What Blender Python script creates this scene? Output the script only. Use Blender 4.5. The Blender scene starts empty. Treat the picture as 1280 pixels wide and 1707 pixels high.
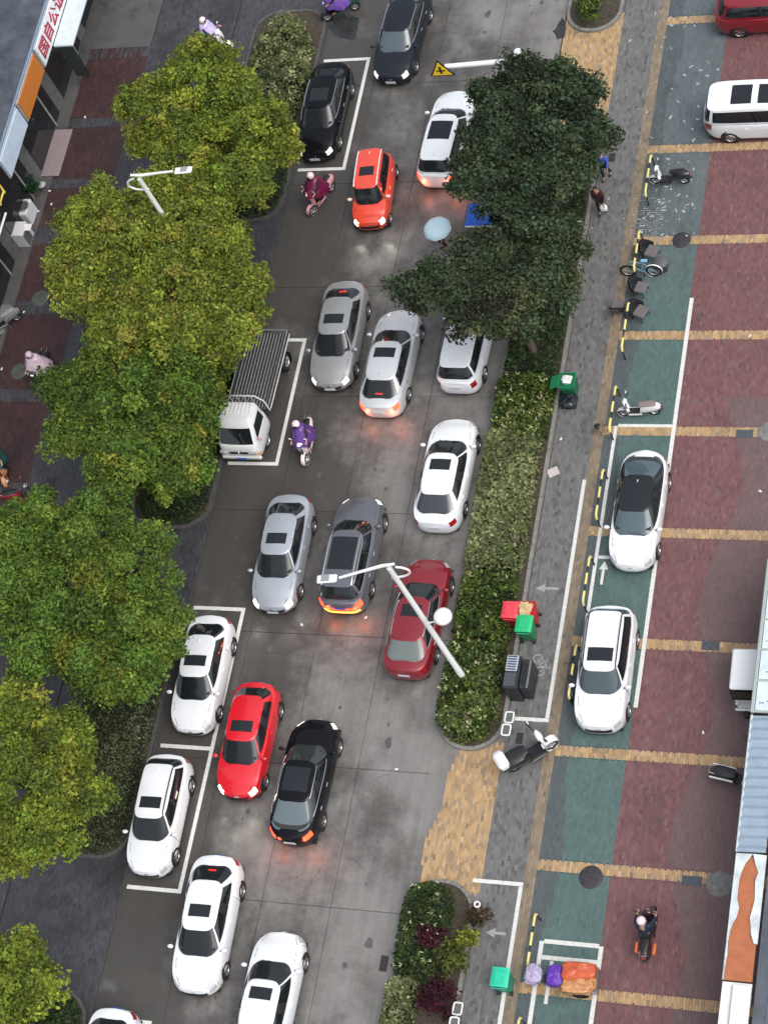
import bpy, math, random
import numpy as np
from mathutils import Vector, Matrix

random.seed(7)
RNG = np.random.default_rng(11)
SC = bpy.context.scene
COL = SC.collection
PI = math.pi

# ------------------------------------------------------------------ camera
YAW, PITCH, ROLL = math.radians(-38.556), math.radians(56.759), math.radians(-32.301)
FPX = 3573.0                       # focal length in photo pixels (photo is 1280 x 1707)
CAM = Vector((27.0, -34.0, 68.0))  # high window across the street
cy_, sy_, cp_, sp_ = math.cos(YAW), math.sin(YAW), math.cos(PITCH), math.sin(PITCH)
FWD = Vector((sy_ * cp_, cy_ * cp_, -sp_))
RT0 = Vector((cy_, -sy_, 0.0))
UP0 = RT0.cross(FWD)
RT = RT0 * math.cos(ROLL) + UP0 * math.sin(ROLL)
UP = -RT0 * math.sin(ROLL) + UP0 * math.cos(ROLL)
cam_d = bpy.data.cameras.new('camera')
cam = bpy.data.objects.new('camera', cam_d)
COL.objects.link(cam)
cam.matrix_world = Matrix.Translation(CAM) @ Matrix((RT, UP, -FWD)).transposed().to_4x4()
cam_d.sensor_fit = 'HORIZONTAL'
cam_d.sensor_width = 36.0
cam_d.lens = FPX / 1280.0 * 36.0
cam_d.clip_end = 2000.0
SC.camera = cam

def at(px, py, z=0.0):
    """survey helper: the real place at height z seen at a photo pixel"""
    d = RT * ((px - 640.0) / FPX) - UP * ((py - 853.5) / FPX) + FWD
    t = (z - CAM.z) / d.z
    return Vector((CAM.x + d.x * t, CAM.y + d.y * t, z))

# ------------------------------------------------------------------ sky and sun
SUN_EL, SUN_AZ = math.radians(58), math.radians(112)   # azimuth from +Y towards +X
w = bpy.data.worlds.new('World'); SC.world = w; w.use_nodes = True
nt = w.node_tree
bg = nt.nodes['Background']
sky = nt.nodes.new('ShaderNodeTexSky'); sky.sky_type = 'NISHITA'; sky.sun_disc = False
sky.sun_elevation = SUN_EL; sky.sun_rotation = SUN_AZ
sky.air_density = 1.0; sky.dust_density = 4.0; sky.ozone_density = 1.0
hs = nt.nodes.new('ShaderNodeHueSaturation'); hs.inputs['Saturation'].default_value = 0.45
nt.links.new(sky.outputs[0], hs.inputs['Color']); nt.links.new(hs.outputs[0], bg.inputs[0])
bg.inputs[1].default_value = 0.15
sd = bpy.data.lights.new('sun', 'SUN'); so = bpy.data.objects.new('sun', sd); COL.objects.link(so)
sd.energy = 0.75; sd.angle = math.radians(50); sd.color = (1.0, 0.96, 0.9)
sdir = Vector((math.sin(SUN_AZ) * math.cos(SUN_EL), math.cos(SUN_AZ) * math.cos(SUN_EL), math.sin(SUN_EL)))
so.rotation_euler = sdir.to_track_quat('Z', 'Y').to_euler()
so.location = (0, 0, 90)
SC.view_settings.view_transform = 'Standard'
SC.view_settings.look = 'None'
SC.view_settings.exposure = 0.58
SC.view_settings.gamma = 1.0
SC.view_settings.use_curve_mapping = False

# ------------------------------------------------------------------ materials
MATS = {}
def mat(name, col, rough=0.5, metal=0.0, coat=0.0, emit=None, es=0.0, var=0.0, vscale=3.0, bump=0.0, bscale=60.0, attr=False,
        alpha=1.0, spec=0.5, trans=0.0, gvar=0.0):
    if name in MATS: return MATS[name]
    m = bpy.data.materials.new(name); m.use_nodes = True; MATS[name] = m
    t = m.node_tree; b = t.nodes['Principled BSDF']
    b.inputs['Base Color'].default_value = (*col, 1)
    b.inputs['Roughness'].default_value = rough
    b.inputs['Metallic'].default_value = metal
    b.inputs['Coat Weight'].default_value = coat
    b.inputs['Coat Roughness'].default_value = 0.06
    b.inputs['Specular IOR Level'].default_value = spec
    b.inputs['Alpha'].default_value = alpha
    b.inputs['Transmission Weight'].default_value = trans
    if emit:
        b.inputs['Emission Color'].default_value = (*emit, 1); b.inputs['Emission Strength'].default_value = es
    src = None
    if attr:
        a = t.nodes.new('ShaderNodeAttribute'); a.attribute_name = 'Col'; src = a.outputs['Color']
    if var > 0:
        g = t.nodes.new('ShaderNodeNewGeometry')
        n = t.nodes.new('ShaderNodeTexNoise'); n.inputs['Scale'].default_value = vscale; n.inputs['Detail'].default_value = 6
        n.inputs['Roughness'].default_value = 0.65
        t.links.new(g.outputs['Position'], n.inputs['Vector'])
        r = t.nodes.new('ShaderNodeMapRange'); r.inputs[1].default_value = 0.3; r.inputs[2].default_value = 0.7
        r.inputs[3].default_value = 1 - var; r.inputs[4].default_value = 1 + var
        t.links.new(n.outputs['Fac'], r.inputs[0])
        mx = t.nodes.new('ShaderNodeMix'); mx.data_type = 'RGBA'; mx.blend_type = 'MULTIPLY'; mx.inputs[0].default_value = 1
        if src: t.links.new(src, mx.inputs[6])
        else: mx.inputs[6].default_value = (*col, 1)
        t.links.new(r.outputs[0], mx.inputs[7]); src = mx.outputs[2]
    if src: t.links.new(src, b.inputs['Base Color'])
    if bump > 0:
        g = t.nodes.new('ShaderNodeNewGeometry')
        n = t.nodes.new('ShaderNodeTexNoise'); n.inputs['Scale'].default_value = bscale; n.inputs['Detail'].default_value = 4
        t.links.new(g.outputs['Position'], n.inputs['Vector'])
        bu = t.nodes.new('ShaderNodeBump'); bu.inputs['Strength'].default_value = bump; bu.inputs['Distance'].default_value = 0.02
        t.links.new(n.outputs['Fac'], bu.inputs['Height']); t.links.new(bu.outputs[0], b.inputs['Normal'])
    return m

def ground_mat(name, base, stains, rough=0.55, grain=0.22, attr=False, bump=0.25, streak=False):
    """base colour, stains: list of (colour, noise scale, lo, hi, strength, (x bias centre, width) or None)"""
    m = bpy.data.materials.new(name); m.use_nodes = True; MATS[name] = m
    t = m.node_tree; b = t.nodes['Principled BSDF']
    g = t.nodes.new('ShaderNodeNewGeometry')
    sep = t.nodes.new('ShaderNodeSeparateXYZ'); t.links.new(g.outputs['Position'], sep.inputs[0])
    cur = None
    if attr:
        a = t.nodes.new('ShaderNodeAttribute'); a.attribute_name = 'Col'; cur = a.outputs['Color']
    else:
        c = t.nodes.new('ShaderNodeRGB'); c.outputs[0].default_value = (*base, 1); cur = c.outputs[0]
    def mul(cur, scale, v, detail=8, stretch=None):
        n = t.nodes.new('ShaderNodeTexNoise'); n.inputs['Scale'].default_value = scale; n.inputs['Detail'].default_value = detail
        n.inputs['Roughness'].default_value = 0.7
        if stretch:
            mp = t.nodes.new('ShaderNodeVectorMath'); mp.operation = 'MULTIPLY'; mp.inputs[1].default_value = stretch
            t.links.new(g.outputs['Position'], mp.inputs[0]); t.links.new(mp.outputs[0], n.inputs['Vector'])
        else: t.links.new(g.outputs['Position'], n.inputs['Vector'])
        r = t.nodes.new('ShaderNodeMapRange'); r.inputs[1].default_value = 0.25; r.inputs[2].default_value = 0.75
        r.inputs[3].default_value = 1 - v; r.inputs[4].default_value = 1 + v
        t.links.new(n.outputs['Fac'], r.inputs[0])
        mx = t.nodes.new('ShaderNodeMix'); mx.data_type = 'RGBA'; mx.blend_type = 'MULTIPLY'; mx.inputs[0].default_value = 1
        t.links.new(cur, mx.inputs[6]); t.links.new(r.outputs[0], mx.inputs[7]); return mx.outputs[2]
    cur = mul(cur, 40, grain); cur = mul(cur, 1.3, grain * 1.1)
    if streak: cur = mul(cur, 1.0, 0.22, 5, (2.2, 0.10, 1))
    rgh = None
    for (sc, ns, lo, hi, st, bias) in stains:
        n = t.nodes.new('ShaderNodeTexNoise'); n.inputs['Scale'].default_value = ns; n.inputs['Detail'].default_value = 7
        n.inputs['Roughness'].default_value = 0.74
        t.links.new(g.outputs['Position'], n.inputs['Vector'])
        f = n.outputs['Fac']
        for bx in (bias or []):
            ax, c0, c1, amt = bx
            r = t.nodes.new('ShaderNodeMapRange'); r.inputs[1].default_value = c0; r.inputs[2].default_value = c1
            r.inputs[3].default_value = amt; r.inputs[4].default_value = 0
            t.links.new(sep.outputs[ax], r.inputs[0])
            ad = t.nodes.new('ShaderNodeMath'); ad.operation = 'ADD'; t.links.new(f, ad.inputs[0]); t.links.new(r.outputs[0], ad.inputs[1]); f = ad.outputs[0]
        r = t.nodes.new('ShaderNodeMapRange'); r.inputs[1].default_value = lo; r.inputs[2].default_value = hi
        r.inputs[3].default_value = 0; r.inputs[4].default_value = st; r.interpolation_type = 'SMOOTHSTEP'
        t.links.new(f, r.inputs[0])
        mx = t.nodes.new('ShaderNodeMix'); mx.data_type = 'RGBA'; mx.blend_type = 'MIX'
        t.links.new(r.outputs[0], mx.inputs[0]); t.links.new(cur, mx.inputs[6]); mx.inputs[7].default_value = (*sc, 1); cur = mx.outputs[2]
        rgh = r.outputs[0] if rgh is None else rgh
    t.links.new(cur, b.inputs['Base Color'])
    if rgh:
        r = t.nodes.new('ShaderNodeMapRange'); r.inputs[3].default_value = rough; r.inputs[4].default_value = max(0.22, rough - 0.25)
        t.links.new(rgh, r.inputs[0]); t.links.new(r.outputs[0], b.inputs['Roughness'])
    else: b.inputs['Roughness'].default_value = rough
    n = t.nodes.new('ShaderNodeTexNoise'); n.inputs['Scale'].default_value = 55; n.inputs['Detail'].default_value = 5
    t.links.new(g.outputs['Position'], n.inputs['Vector'])
    bu = t.nodes.new('ShaderNodeBump'); bu.inputs['Strength'].default_value = bump; bu.inputs['Distance'].default_value = 0.015
    t.links.new(n.outputs['Fac'], bu.inputs['Height']); t.links.new(bu.outputs[0], b.inputs['Normal'])
    return m

def leaf_mat(name, rough=0.45, transl=0.25, spec=0.3):
    m = bpy.data.materials.new(name); m.use_nodes = True; MATS[name] = m
    t = m.node_tree; b = t.nodes['Principled BSDF']; out = t.nodes['Material Output']
    a = t.nodes.new('ShaderNodeAttribute'); a.attribute_name = 'Col'
    t.links.new(a.outputs['Color'], b.inputs['Base Color']); b.inputs['Roughness'].default_value = rough
    b.inputs['Specular IOR Level'].default_value = spec
    tr = t.nodes.new('ShaderNodeBsdfTranslucent'); t.links.new(a.outputs['Color'], tr.inputs[0])
    mx = t.nodes.new('ShaderNodeMixShader'); mx.inputs[0].default_value = transl
    t.links.new(b.outputs[0], mx.inputs[1]); t.links.new(tr.outputs[0], mx.inputs[2]); t.links.new(mx.outputs[0], out.inputs[0])
    return m

def glass_mat(name, tint=(0.25, 0.3, 0.3), fac=0.55, body=(0.012, 0.015, 0.017)):
    """car glass: tinted pane with a clear glossy surface; paler body colours paint in reflected sky"""
    m = bpy.data.materials.new(name); m.use_nodes = True; MATS[name] = m
    t = m.node_tree; b = t.nodes['Principled BSDF']; out = t.nodes['Material Output']
    b.inputs['Base Color'].default_value = (*body, 1); b.inputs['Roughness'].default_value = 0.04
    b.inputs['IOR'].default_value = 1.55
    b.inputs['Coat Weight'].default_value = 0.6; b.inputs['Coat Roughness'].default_value = 0.03
    tr = t.nodes.new('ShaderNodeBsdfTransparent'); tr.inputs[0].default_value = (*tint, 1)
    mx = t.nodes.new('ShaderNodeMixShader'); mx.inputs[0].default_value = fac
    t.links.new(b.outputs[0], mx.inputs[1]); t.links.new(tr.outputs[0], mx.inputs[2]); t.links.new(mx.outputs[0], out.inputs[0])
    return m

# ------------------------------------------------------------------ mesh builder
class MB:
    def __init__(s): s.v = []; s.f = []; s.sm = []
    def add(s, vs, fs, smooth=False):
        o = len(s.v); s.v += [tuple(p) for p in vs]
        for f in fs: s.f.append(tuple(i + o for i in f)); s.sm.append(smooth)
        return s
    def box(s, c, d, R=None, bev=0.0, taper=None):
        hx, hy, hz = d[0] / 2, d[1] / 2, d[2] / 2
        c = Vector(c); vs = []; fs = []
        b = min(bev, hx * .9, hy * .9, hz * .9)
        def P(x, y, z):
            if taper:
                k = (z / (2 * hz) + .5); x *= 1 + (taper - 1) * k; y *= 1 + (taper - 1) * k
            p = Vector((x, y, z))
            if R is not None: p = R @ p
            return p + c
        if b <= 0:
            for z in (-hz, hz):
                for x, y in ((-hx, -hy), (hx, -hy), (hx, hy), (-hx, hy)): vs.append(P(x, y, z))
            fs = [(3, 2, 1, 0), (4, 5, 6, 7), (0, 1, 5, 4), (1, 2, 6, 5), (2, 3, 7, 6), (3, 0, 4, 7)]
            return s.add(vs, fs)
        idx = {}
        for sx in (-1, 1):
            for sy in (-1, 1):
                for sz in (-1, 1):
                    for ax in range(3):
                        p = [sx * (hx - b), sy * (hy - b), sz * (hz - b)]
                        p[ax] = (sx * hx, sy * hy, sz * hz)[ax]
                        idx[(sx, sy, sz, ax)] = len(vs); vs.append(P(*p))
        cen = sum((Vector(p) for p in vs), Vector()) / len(vs)
        def face(q):
            pts = [Vector(vs[i]) for i in q]
            n = (pts[1] - pts[0]).cross(pts[2] - pts[0])
            m_ = sum(pts, Vector()) / len(pts) - cen
            fs.append(tuple(q) if n.dot(m_) > 0 else tuple(reversed(q)))
        for ax in range(3):
            a, b2 = [k for k in range(3) if k != ax]
            for sg in (-1, 1):
                q = []
                for sa, sb in ((-1, -1), (1, -1), (1, 1), (-1, 1)):
                    k = [0, 0, 0]; k[ax] = sg; k[a] = sa; k[b2] = sb; q.append(idx[(*k, ax)])
                face(q)
            for sa in (-1, 1):
                for sb in (-1, 1):
                    q = []
                    for sg, which in ((-1, a), (-1, b2), (1, b2), (1, a)):
                        k = [0, 0, 0]; k[ax] = sg; k[a] = sa; k[b2] = sb; q.append(idx[(*k, which)])
                    face(q)
        for sx in (-1, 1):
            for sy in (-1, 1):
                for sz in (-1, 1): face([idx[(sx, sy, sz, k)] for k in range(3)])
        return s.add(vs, fs)
    def tube(s, pts, r, n=8, cap=True):
        pts = [Vector(p) for p in pts]; k = len(pts)
        rs = r if isinstance(r, (list, tuple)) else [r] * k
        vs = []; fs = []
        prev = None
        for i, p in enumerate(pts):
            d = (pts[min(i + 1, k - 1)] - pts[max(i - 1, 0)])
            d = d.normalized() if d.length > 1e-9 else Vector((0, 0, 1))
            if prev is None:
                a = d.orthogonal().normalized()
            else:
                a = prev - d * prev.dot(d)
                a = a.normalized() if a.length > 1e-6 else d.orthogonal().normalized()
            prev = a; b = d.cross(a)
            for j in range(n):
                t = 2 * PI * j / n
                vs.append(p + (a * math.cos(t) + b * math.sin(t)) * rs[i])
        for i in range(k - 1):
            for j in range(n):
                fs.append((i * n + j, i * n + (j + 1) % n, (i + 1) * n + (j + 1) % n, (i + 1) * n + j))
        s.add(vs, fs, True)
        if cap:
            s.add([vs[j] for j in range(n)], [tuple(reversed(range(n)))])
            s.add([vs[(k - 1) * n + j] for j in range(n)], [tuple(range(n))])
        return s
    def lathe(s, prof, n=24, c=(0, 0, 0), R=None, smooth=True):
        c = Vector(c); vs = []; fs = []
        for r, z in prof:
            for j in range(n):
                t = 2 * PI * j / n; p = Vector((r * math.cos(t), r * math.sin(t), z))
                vs.append((R @ p if R is not None else p) + c)
        for i in range(len(prof) - 1):
            for j in range(n):
                fs.append((i * n + j, i * n + (j + 1) % n, (i + 1) * n + (j + 1) % n, (i + 1) * n + j))
        s.add(vs, fs, smooth); return s
    def ell(s, c, r, nu=14, nv=9, R=None):
        prof = [(math.sin(PI * i / nv), -math.cos(PI * i / nv)) for i in range(nv + 1)]
        c = Vector(c); vs = []; fs = []
        for a, z in prof:
            for j in range(nu):
                t = 2 * PI * j / nu; p = Vector((a * math.cos(t) * r[0], a * math.sin(t) * r[1], z * r[2]))
                vs.append((R @ p if R is not None else p) + c)
        for i in range(nv):
            for j in range(nu):
                fs.append((i * nu + j, i * nu + (j + 1) % nu, (i + 1) * nu + (j + 1) % nu, (i + 1) * nu + j))
        return s.add(vs, fs, True)
    def grid(s, P, smooth=True, flip=False, wrap=False):
        nu = len(P); nv = len(P[0]); vs = [p for row in P for p in row]; fs = []
        for i in range(nu - 1):
            for j in range(nv - (0 if wrap else 1)):
                q = (i * nv + j, i * nv + (j + 1) % nv, (i + 1) * nv + (j + 1) % nv, (i + 1) * nv + j)
                fs.append(tuple(reversed(q)) if flip else q)
        return s.add(vs, fs, smooth)
    def prism(s, poly, z0, z1, R=None, c=(0, 0, 0)):
        n = len(poly); c = Vector(c)
        f = lambda p: (R @ Vector(p) if R is not None else Vector(p)) + c
        vs = [f((x, y, z0)) for x, y in poly] + [f((x, y, z1)) for x, y in poly]
        fs = [tuple(reversed(range(n))), tuple(range(n, 2 * n))] + [(i, (i + 1) % n, n + (i + 1) % n, n + i) for i in range(n)]
        return s.add(vs, fs)
    def mesh(s, name, m=None, weld=0.0, sharp=None):
        me = bpy.data.meshes.new(name); me.from_pydata([tuple(p) for p in s.v], [], s.f)
        me.polygons.foreach_set('use_smooth', s.sm)
        if weld > 0:
            import bmesh
            bm = bmesh.new(); bm.from_mesh(me); bmesh.ops.remove_doubles(bm, verts=bm.verts, dist=weld)
            bmesh.ops.recalc_face_normals(bm, faces=bm.faces); bm.to_mesh(me); bm.free()
        if sharp: me.set_sharp_from_angle(angle=math.radians(sharp))
        if m: me.materials.append(m)
        me.update(); return me

def link(name, data, parent=None, loc=None, rot=None):
    o = bpy.data.objects.new(name, data); COL.objects.link(o)
    if parent is not None: o.parent = parent
    if loc is not None: o.location = loc
    if rot is not None: o.rotation_euler = rot
    return o
def part(name, mb, m, parent, label=None, weld=0, sharp=None, kind=None):
    o = link(name, mb.mesh(name, m, weld, sharp), parent)
    if label: o['label'] = label
    if kind: o['kind'] = kind
    return o
def thing(name, label, cat, loc=(0, 0, 0), rz=0.0, group=None):
    o = link(name, None, None, loc, (0, 0, rz)); o.empty_display_size = 0.3
    o['label'] = label; o['category'] = cat
    if group: o['group'] = group
    return o
def tag(o, label, cat, group=None):
    o['label'] = label; o['category'] = cat
    if group: o['group'] = group
    return o
def struct(name, mb, m, parent=None, sharp=None):
    o = link(name, mb.mesh(name, m, 0, sharp), parent)
    if parent is None: o['kind'] = 'structure'
    return o
def np_mesh(name, verts, faces, m, cols=None, smooth=False):
    """verts (N,3), faces (M,4) quads; cols (N,3) point colours"""
    me = bpy.data.meshes.new(name)
    nv, nf = len(verts), len(faces); k = faces.shape[1]
    me.vertices.add(nv); me.vertices.foreach_set('co', verts.astype(np.float32).ravel())
    me.loops.add(nf * k); me.loops.foreach_set('vertex_index', faces.astype(np.int32).ravel())
    me.polygons.add(nf); me.polygons.foreach_set('loop_start', np.arange(0, nf * k, k, dtype=np.int32))
    me.polygons.foreach_set('use_smooth', np.full(nf, smooth, dtype=bool))
    if cols is not None:
        ca = me.color_attributes.new('Col', 'FLOAT_COLOR', 'POINT')
        ca.data.foreach_set('color', np.hstack([cols, np.ones((nv, 1))]).astype(np.float32).ravel())
    me.materials.append(m); me.update(calc_edges=True); return me
# ------------------------------------------------------------------ the ground
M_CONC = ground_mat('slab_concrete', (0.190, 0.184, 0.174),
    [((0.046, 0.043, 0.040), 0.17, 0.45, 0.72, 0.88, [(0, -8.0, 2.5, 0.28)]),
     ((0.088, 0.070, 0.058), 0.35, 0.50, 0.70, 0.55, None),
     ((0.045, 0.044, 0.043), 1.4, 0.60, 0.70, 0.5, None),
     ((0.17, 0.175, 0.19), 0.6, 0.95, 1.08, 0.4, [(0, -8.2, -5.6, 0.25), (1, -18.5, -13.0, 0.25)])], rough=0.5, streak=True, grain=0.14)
M_GROUND = ground_mat('ground_concrete', (0.075, 0.075, 0.076), [((0.035, 0.035, 0.036), 0.3, 0.5, 0.65, 0.6, None)], rough=0.6)
M_MORTAR = mat('mortar', (0.085, 0.080, 0.076), 0.85, var=0.3, vscale=4)
M_WHITE = mat('road_paint', (0.62, 0.63, 0.60), 0.55, var=0.16, vscale=9, bump=0.1)
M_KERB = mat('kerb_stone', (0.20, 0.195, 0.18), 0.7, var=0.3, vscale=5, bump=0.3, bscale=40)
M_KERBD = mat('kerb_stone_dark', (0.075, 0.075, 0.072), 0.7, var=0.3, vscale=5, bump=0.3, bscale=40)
M_SOIL = mat('soil', (0.055, 0.045, 0.032), 0.95, var=0.5, vscale=8, bump=0.8, bscale=20)
WET = ((0.03, 0.029, 0.029), 0.35, 0.53, 0.72, 0.45, None)
M_BR = ground_mat('brick_paving', (1, 1, 1), [WET], rough=0.6, grain=0.10, attr=True, bump=0.1)
M_BRL = ground_mat('brick_paving_wet', (1, 1, 1), [((0.022, 0.022, 0.024), 0.4, 0.42, 0.68, 0.65, None)], rough=0.5, grain=0.15, attr=True, bump=0.2)

b = MB(); b.add([(-400, -400, -0.06), (400, -400, -0.06), (400, 400, -0.06), (-400, 400, -0.06)], [(0, 1, 2, 3)])
struct('ground', b, M_GROUND)
XL = [-7.87, -5.15, -2.42, 0.17, 2.90]
YJ = [-26.9 + 5.12 * i - 3.05 for i in range(13)]   # joints through -14.6, -9.45, -4.3 ...
YJ = [-14.62 + 5.14 * i for i in range(-4, 11)]
b = MB(); b.add([(-7.9, -60, -0.03), (5.6, -60, -0.03), (5.6, 60, -0.03), (-7.9, 60, -0.03)], [(0, 1, 2, 3)])
road = struct('road', b, mat('joint_tar', (0.035, 0.034, 0.033), 0.9))
slab_meshes = {}
for i in range(4):
    for j in range(len(YJ) - 1):
        wx = XL[i + 1] - XL[i] - 0.014; wy = YJ[j + 1] - YJ[j] - 0.014
        key = (round(wx, 2), round(wy, 2))
        if key not in slab_meshes:
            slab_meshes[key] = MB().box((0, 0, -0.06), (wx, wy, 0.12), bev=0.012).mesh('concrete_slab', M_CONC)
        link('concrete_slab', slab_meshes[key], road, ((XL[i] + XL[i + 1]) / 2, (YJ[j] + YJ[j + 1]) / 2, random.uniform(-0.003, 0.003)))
# strip of road between the last joint and the median kerb is paved with the same concrete
for j in range(len(YJ) - 1):
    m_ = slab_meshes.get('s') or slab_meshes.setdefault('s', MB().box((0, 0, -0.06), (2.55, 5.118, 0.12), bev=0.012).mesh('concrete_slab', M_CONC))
    if YJ[j + 1] < -6 or YJ[j] > 17: continue
def in_poly(x, y, P):
    c = np.zeros(x.shape, bool); n = len(P)
    for i in range(n):
        x1, y1 = P[i]; x2, y2 = P[(i + 1) % n]
        if y1 == y2: continue
        t = ((y1 > y) != (y2 > y)) & (x < (x2 - x1) * (y - y1) / (y2 - y1) + x1); c ^= t
    return c
def bricks(name, rects, colfn, m, parent, holes=(), lx=0.1, ly=0.2, gap=0.003, zt=0.0, keep=None):
    """real bricks on a running bond, long side along Y; one joined part"""
    cx = []; cyy = []; hxs = []; hys = []
    for (x0, y0, x1, y1) in rects:
        nx = max(1, int(round((x1 - x0) / lx))); ax = (x1 - x0) / nx
        ny = max(1, int(round((y1 - y0) / ly))); ay = (y1 - y0) / ny
        for i in range(nx):
            off = (i % 2) * 0.5
            ks = np.arange(ny) + 0.5
            ys = y0 + ks * ay
            xs = np.full(ny, x0 + (i + .5) * ax)
            hxs.append(np.full(ny, ax / 2)); hys.append(np.full(ny, ay / 2)); cx.append(xs); cyy.append(ys + (0 if ny < 4 else (off - .25) * ay * 0.999 * (ny > 3)))
    x = np.concatenate(cx); y = np.concatenate(cyy)
    k = np.ones(len(x), bool)
    for h in holes: k &= ~in_poly(x, y, h)
    if keep is not None: k &= keep(x, y)
    x = x[k]; y = y[k]; n = len(x)
    HX, HY = np.concatenate(hxs)[k] - gap, np.concatenate(hys)[k] - .0006; hx, hy = HX, HY
    z = zt + RNG.normal(0, 0.0012, n); tz = RNG.normal(0, 0.003, (n, 2))
    V = np.zeros((n, 8, 3)); c = 0.003
    for q, (sx, sy) in enumerate(((-1, -1), (1, -1), (1, 1), (-1, 1))):
        V[:, q, 0] = x + sx * (hx - c); V[:, q, 1] = y + sy * hy
        V[:, q, 2] = z + tz[:, 0] * sx * hx + tz[:, 1] * sy * hy * .5
        V[:, 4 + q, 0] = x + sx * hx; V[:, 4 + q, 1] = y + sy * hy; V[:, 4 + q, 2] = z - 0.008
    F0 = np.array([(0, 1, 2, 3), (4, 5, 1, 0), (5, 6, 2, 1), (6, 7, 3, 2), (7, 4, 0, 3)])
    F = (F0[None] + (np.arange(n) * 8)[:, None, None]).reshape(-1, 4)
    C = colfn(x, y, n)
    o = link(name, np_mesh(name, V.reshape(-1, 3), F, m, np.repeat(C, 8, 0)), parent)
    o['kind'] = 'stuff'
    return o
def pal(base, v=0.13, alts=()):
    def f(x, y, n):
        c = np.tile(np.array(base), (n, 1)) * (1 + RNG.normal(0, v, (n, 1)))
        for col, p in alts:
            k = RNG.random(n) < p; c[k] = np.array(col) * (1 + RNG.normal(0, v, (k.sum(), 1)))
        return np.clip(c, 0.005, 1)
    return f
Y0, Y1 = -24.0, 34.0
b = MB(); b.add([(5.3, Y0, -0.028), (18, Y0, -0.028), (18, Y1, -0.028), (5.3, Y1, -0.028)], [(0, 1, 2, 3)])
pave = struct('pavement', b, M_MORTAR)
def bed(name, rects, col, parent):
    mb = MB()
    for (x0, y0, x1, y1) in rects: mb.add([(x0, y0, -0.0065), (x1, y0, -0.0065), (x1, y1, -0.0065), (x0, y1, -0.0065)], [(0, 1, 2, 3)])
    struct(name, mb, mat(name, col, .85, var=.2, vscale=5), parent)
XS = 9.85     # where green bricks turn to dark red
STR = [-16.72, -12.47, -8.32, -4.12, 0.28, 4.50, 8.68, 13.02, 17.42, 23.95]   # yellow cross strips (centre)
GREY = pal((0.140, 0.140, 0.137), 0.10, [((0.10, 0.096, 0.092), 0.12)])
YEL = pal((0.40, 0.265, 0.135), 0.12, [((0.30, 0.22, 0.14), 0.2)])
bricks('grey_bricks', [(5.42, Y0, 6.90, Y1)], GREY, M_BR, pave)
def ycol(x, y, n):
    c = pal((0.225, 0.175, 0.118), 0.10, [((0.18, 0.15, 0.115), 0.25)])(x, y, n)
    return c
bricks('yellow_edge_bricks', [(6.90, Y0, 7.30, Y1)], ycol, M_BR, pave)
rects_g = []; rects_r = []; rects_y = []
ys = [Y0] + [v for s_ in STR for v in (s_ - 0.2, s_ + 0.2)] + [Y1]
for i in range(0, len(ys), 2):
    rects_g.append((7.30, ys[i], XS, ys[i + 1])); rects_r.append((XS, ys[i], 15.3, ys[i + 1]))
for s_ in STR: rects_y.append((7.30, s_ - 0.2, 15.3, s_ + 0.2))
bed('grey_joint_sand', [(5.42, Y0, 6.90, Y1)], (.075, .073, .07), pave); bed('yellow_joint_sand', [(6.90, Y0, 7.30, Y1)] + rects_y, (.13, .10, .065), pave)
bed('green_joint_sand', rects_g, (.040, .080, .074), pave); bed('red_joint_sand', rects_r, (.115, .062, .065), pave)
def gcol(x, y, n):
    t = np.clip((y - 9.5) / 5.0, 0, 1)[:, None]
    g = np.array((0.076, 0.128, 0.121)); a = np.array((0.100, 0.122, 0.128)); e = np.array((0.074, 0.090, 0.095))
    c = g * (1 - t) + a * t
    k = (x < 7.95 + 0.15 * np.sin(y * .9)); c[k] = e
    return np.clip(c * (1 + RNG.normal(0, 0.07, (n, 1))), 0.01, 1)
bricks('green_bricks', rects_g, gcol, M_BR, pave)
def rcol(x, y, n):
    c = pal((0.155, 0.068, 0.069), 0.09, [((0.132, 0.062, 0.063), 0.25), ((0.160, 0.090, 0.086), 0.12)])(x, y, n)
    k = (x > 12.2 + np.sin(y * 0.7) * 0.5) & (y < 6); c[k] = c[k] * .5 + np.array((0.120, 0.104, 0.100)) * .5
    return c
bricks('red_bricks', rects_r, rcol, M_BR, pave)
bricks('yellow_strip_bricks', rects_y, YEL, M_BR, pave)
yz1 = [(3.25, -13.6), (3.15, -12.0), (3.55, -10.8), (3.5, -9.6), (3.95, -8.2), (5.42, -8.2), (5.42, -13.7)]
yz2 = [(2.95, 18.0), (2.95, 24.6), (5.42, 24.6), (5.42, 18.0)]
bricks('yellow_ramp_bricks', [(2.95, -14.2, 5.42, -7.9), (2.95, 17.9, 5.42, 24.6)], YEL, M_BR, pave,
       keep=lambda x, y: in_poly(x, y, yz1) | in_poly(x, y, yz2))
bb = MB(); bb.add([(2.88, -14.5, -0.012), (5.44, -14.5, -0.012), (5.44, -7.5, -0.012), (2.88, -7.5, -0.012)], [(0, 1, 2, 3)])
struct('worn_concrete_patch', bb, M_CONC, pave)
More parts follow.
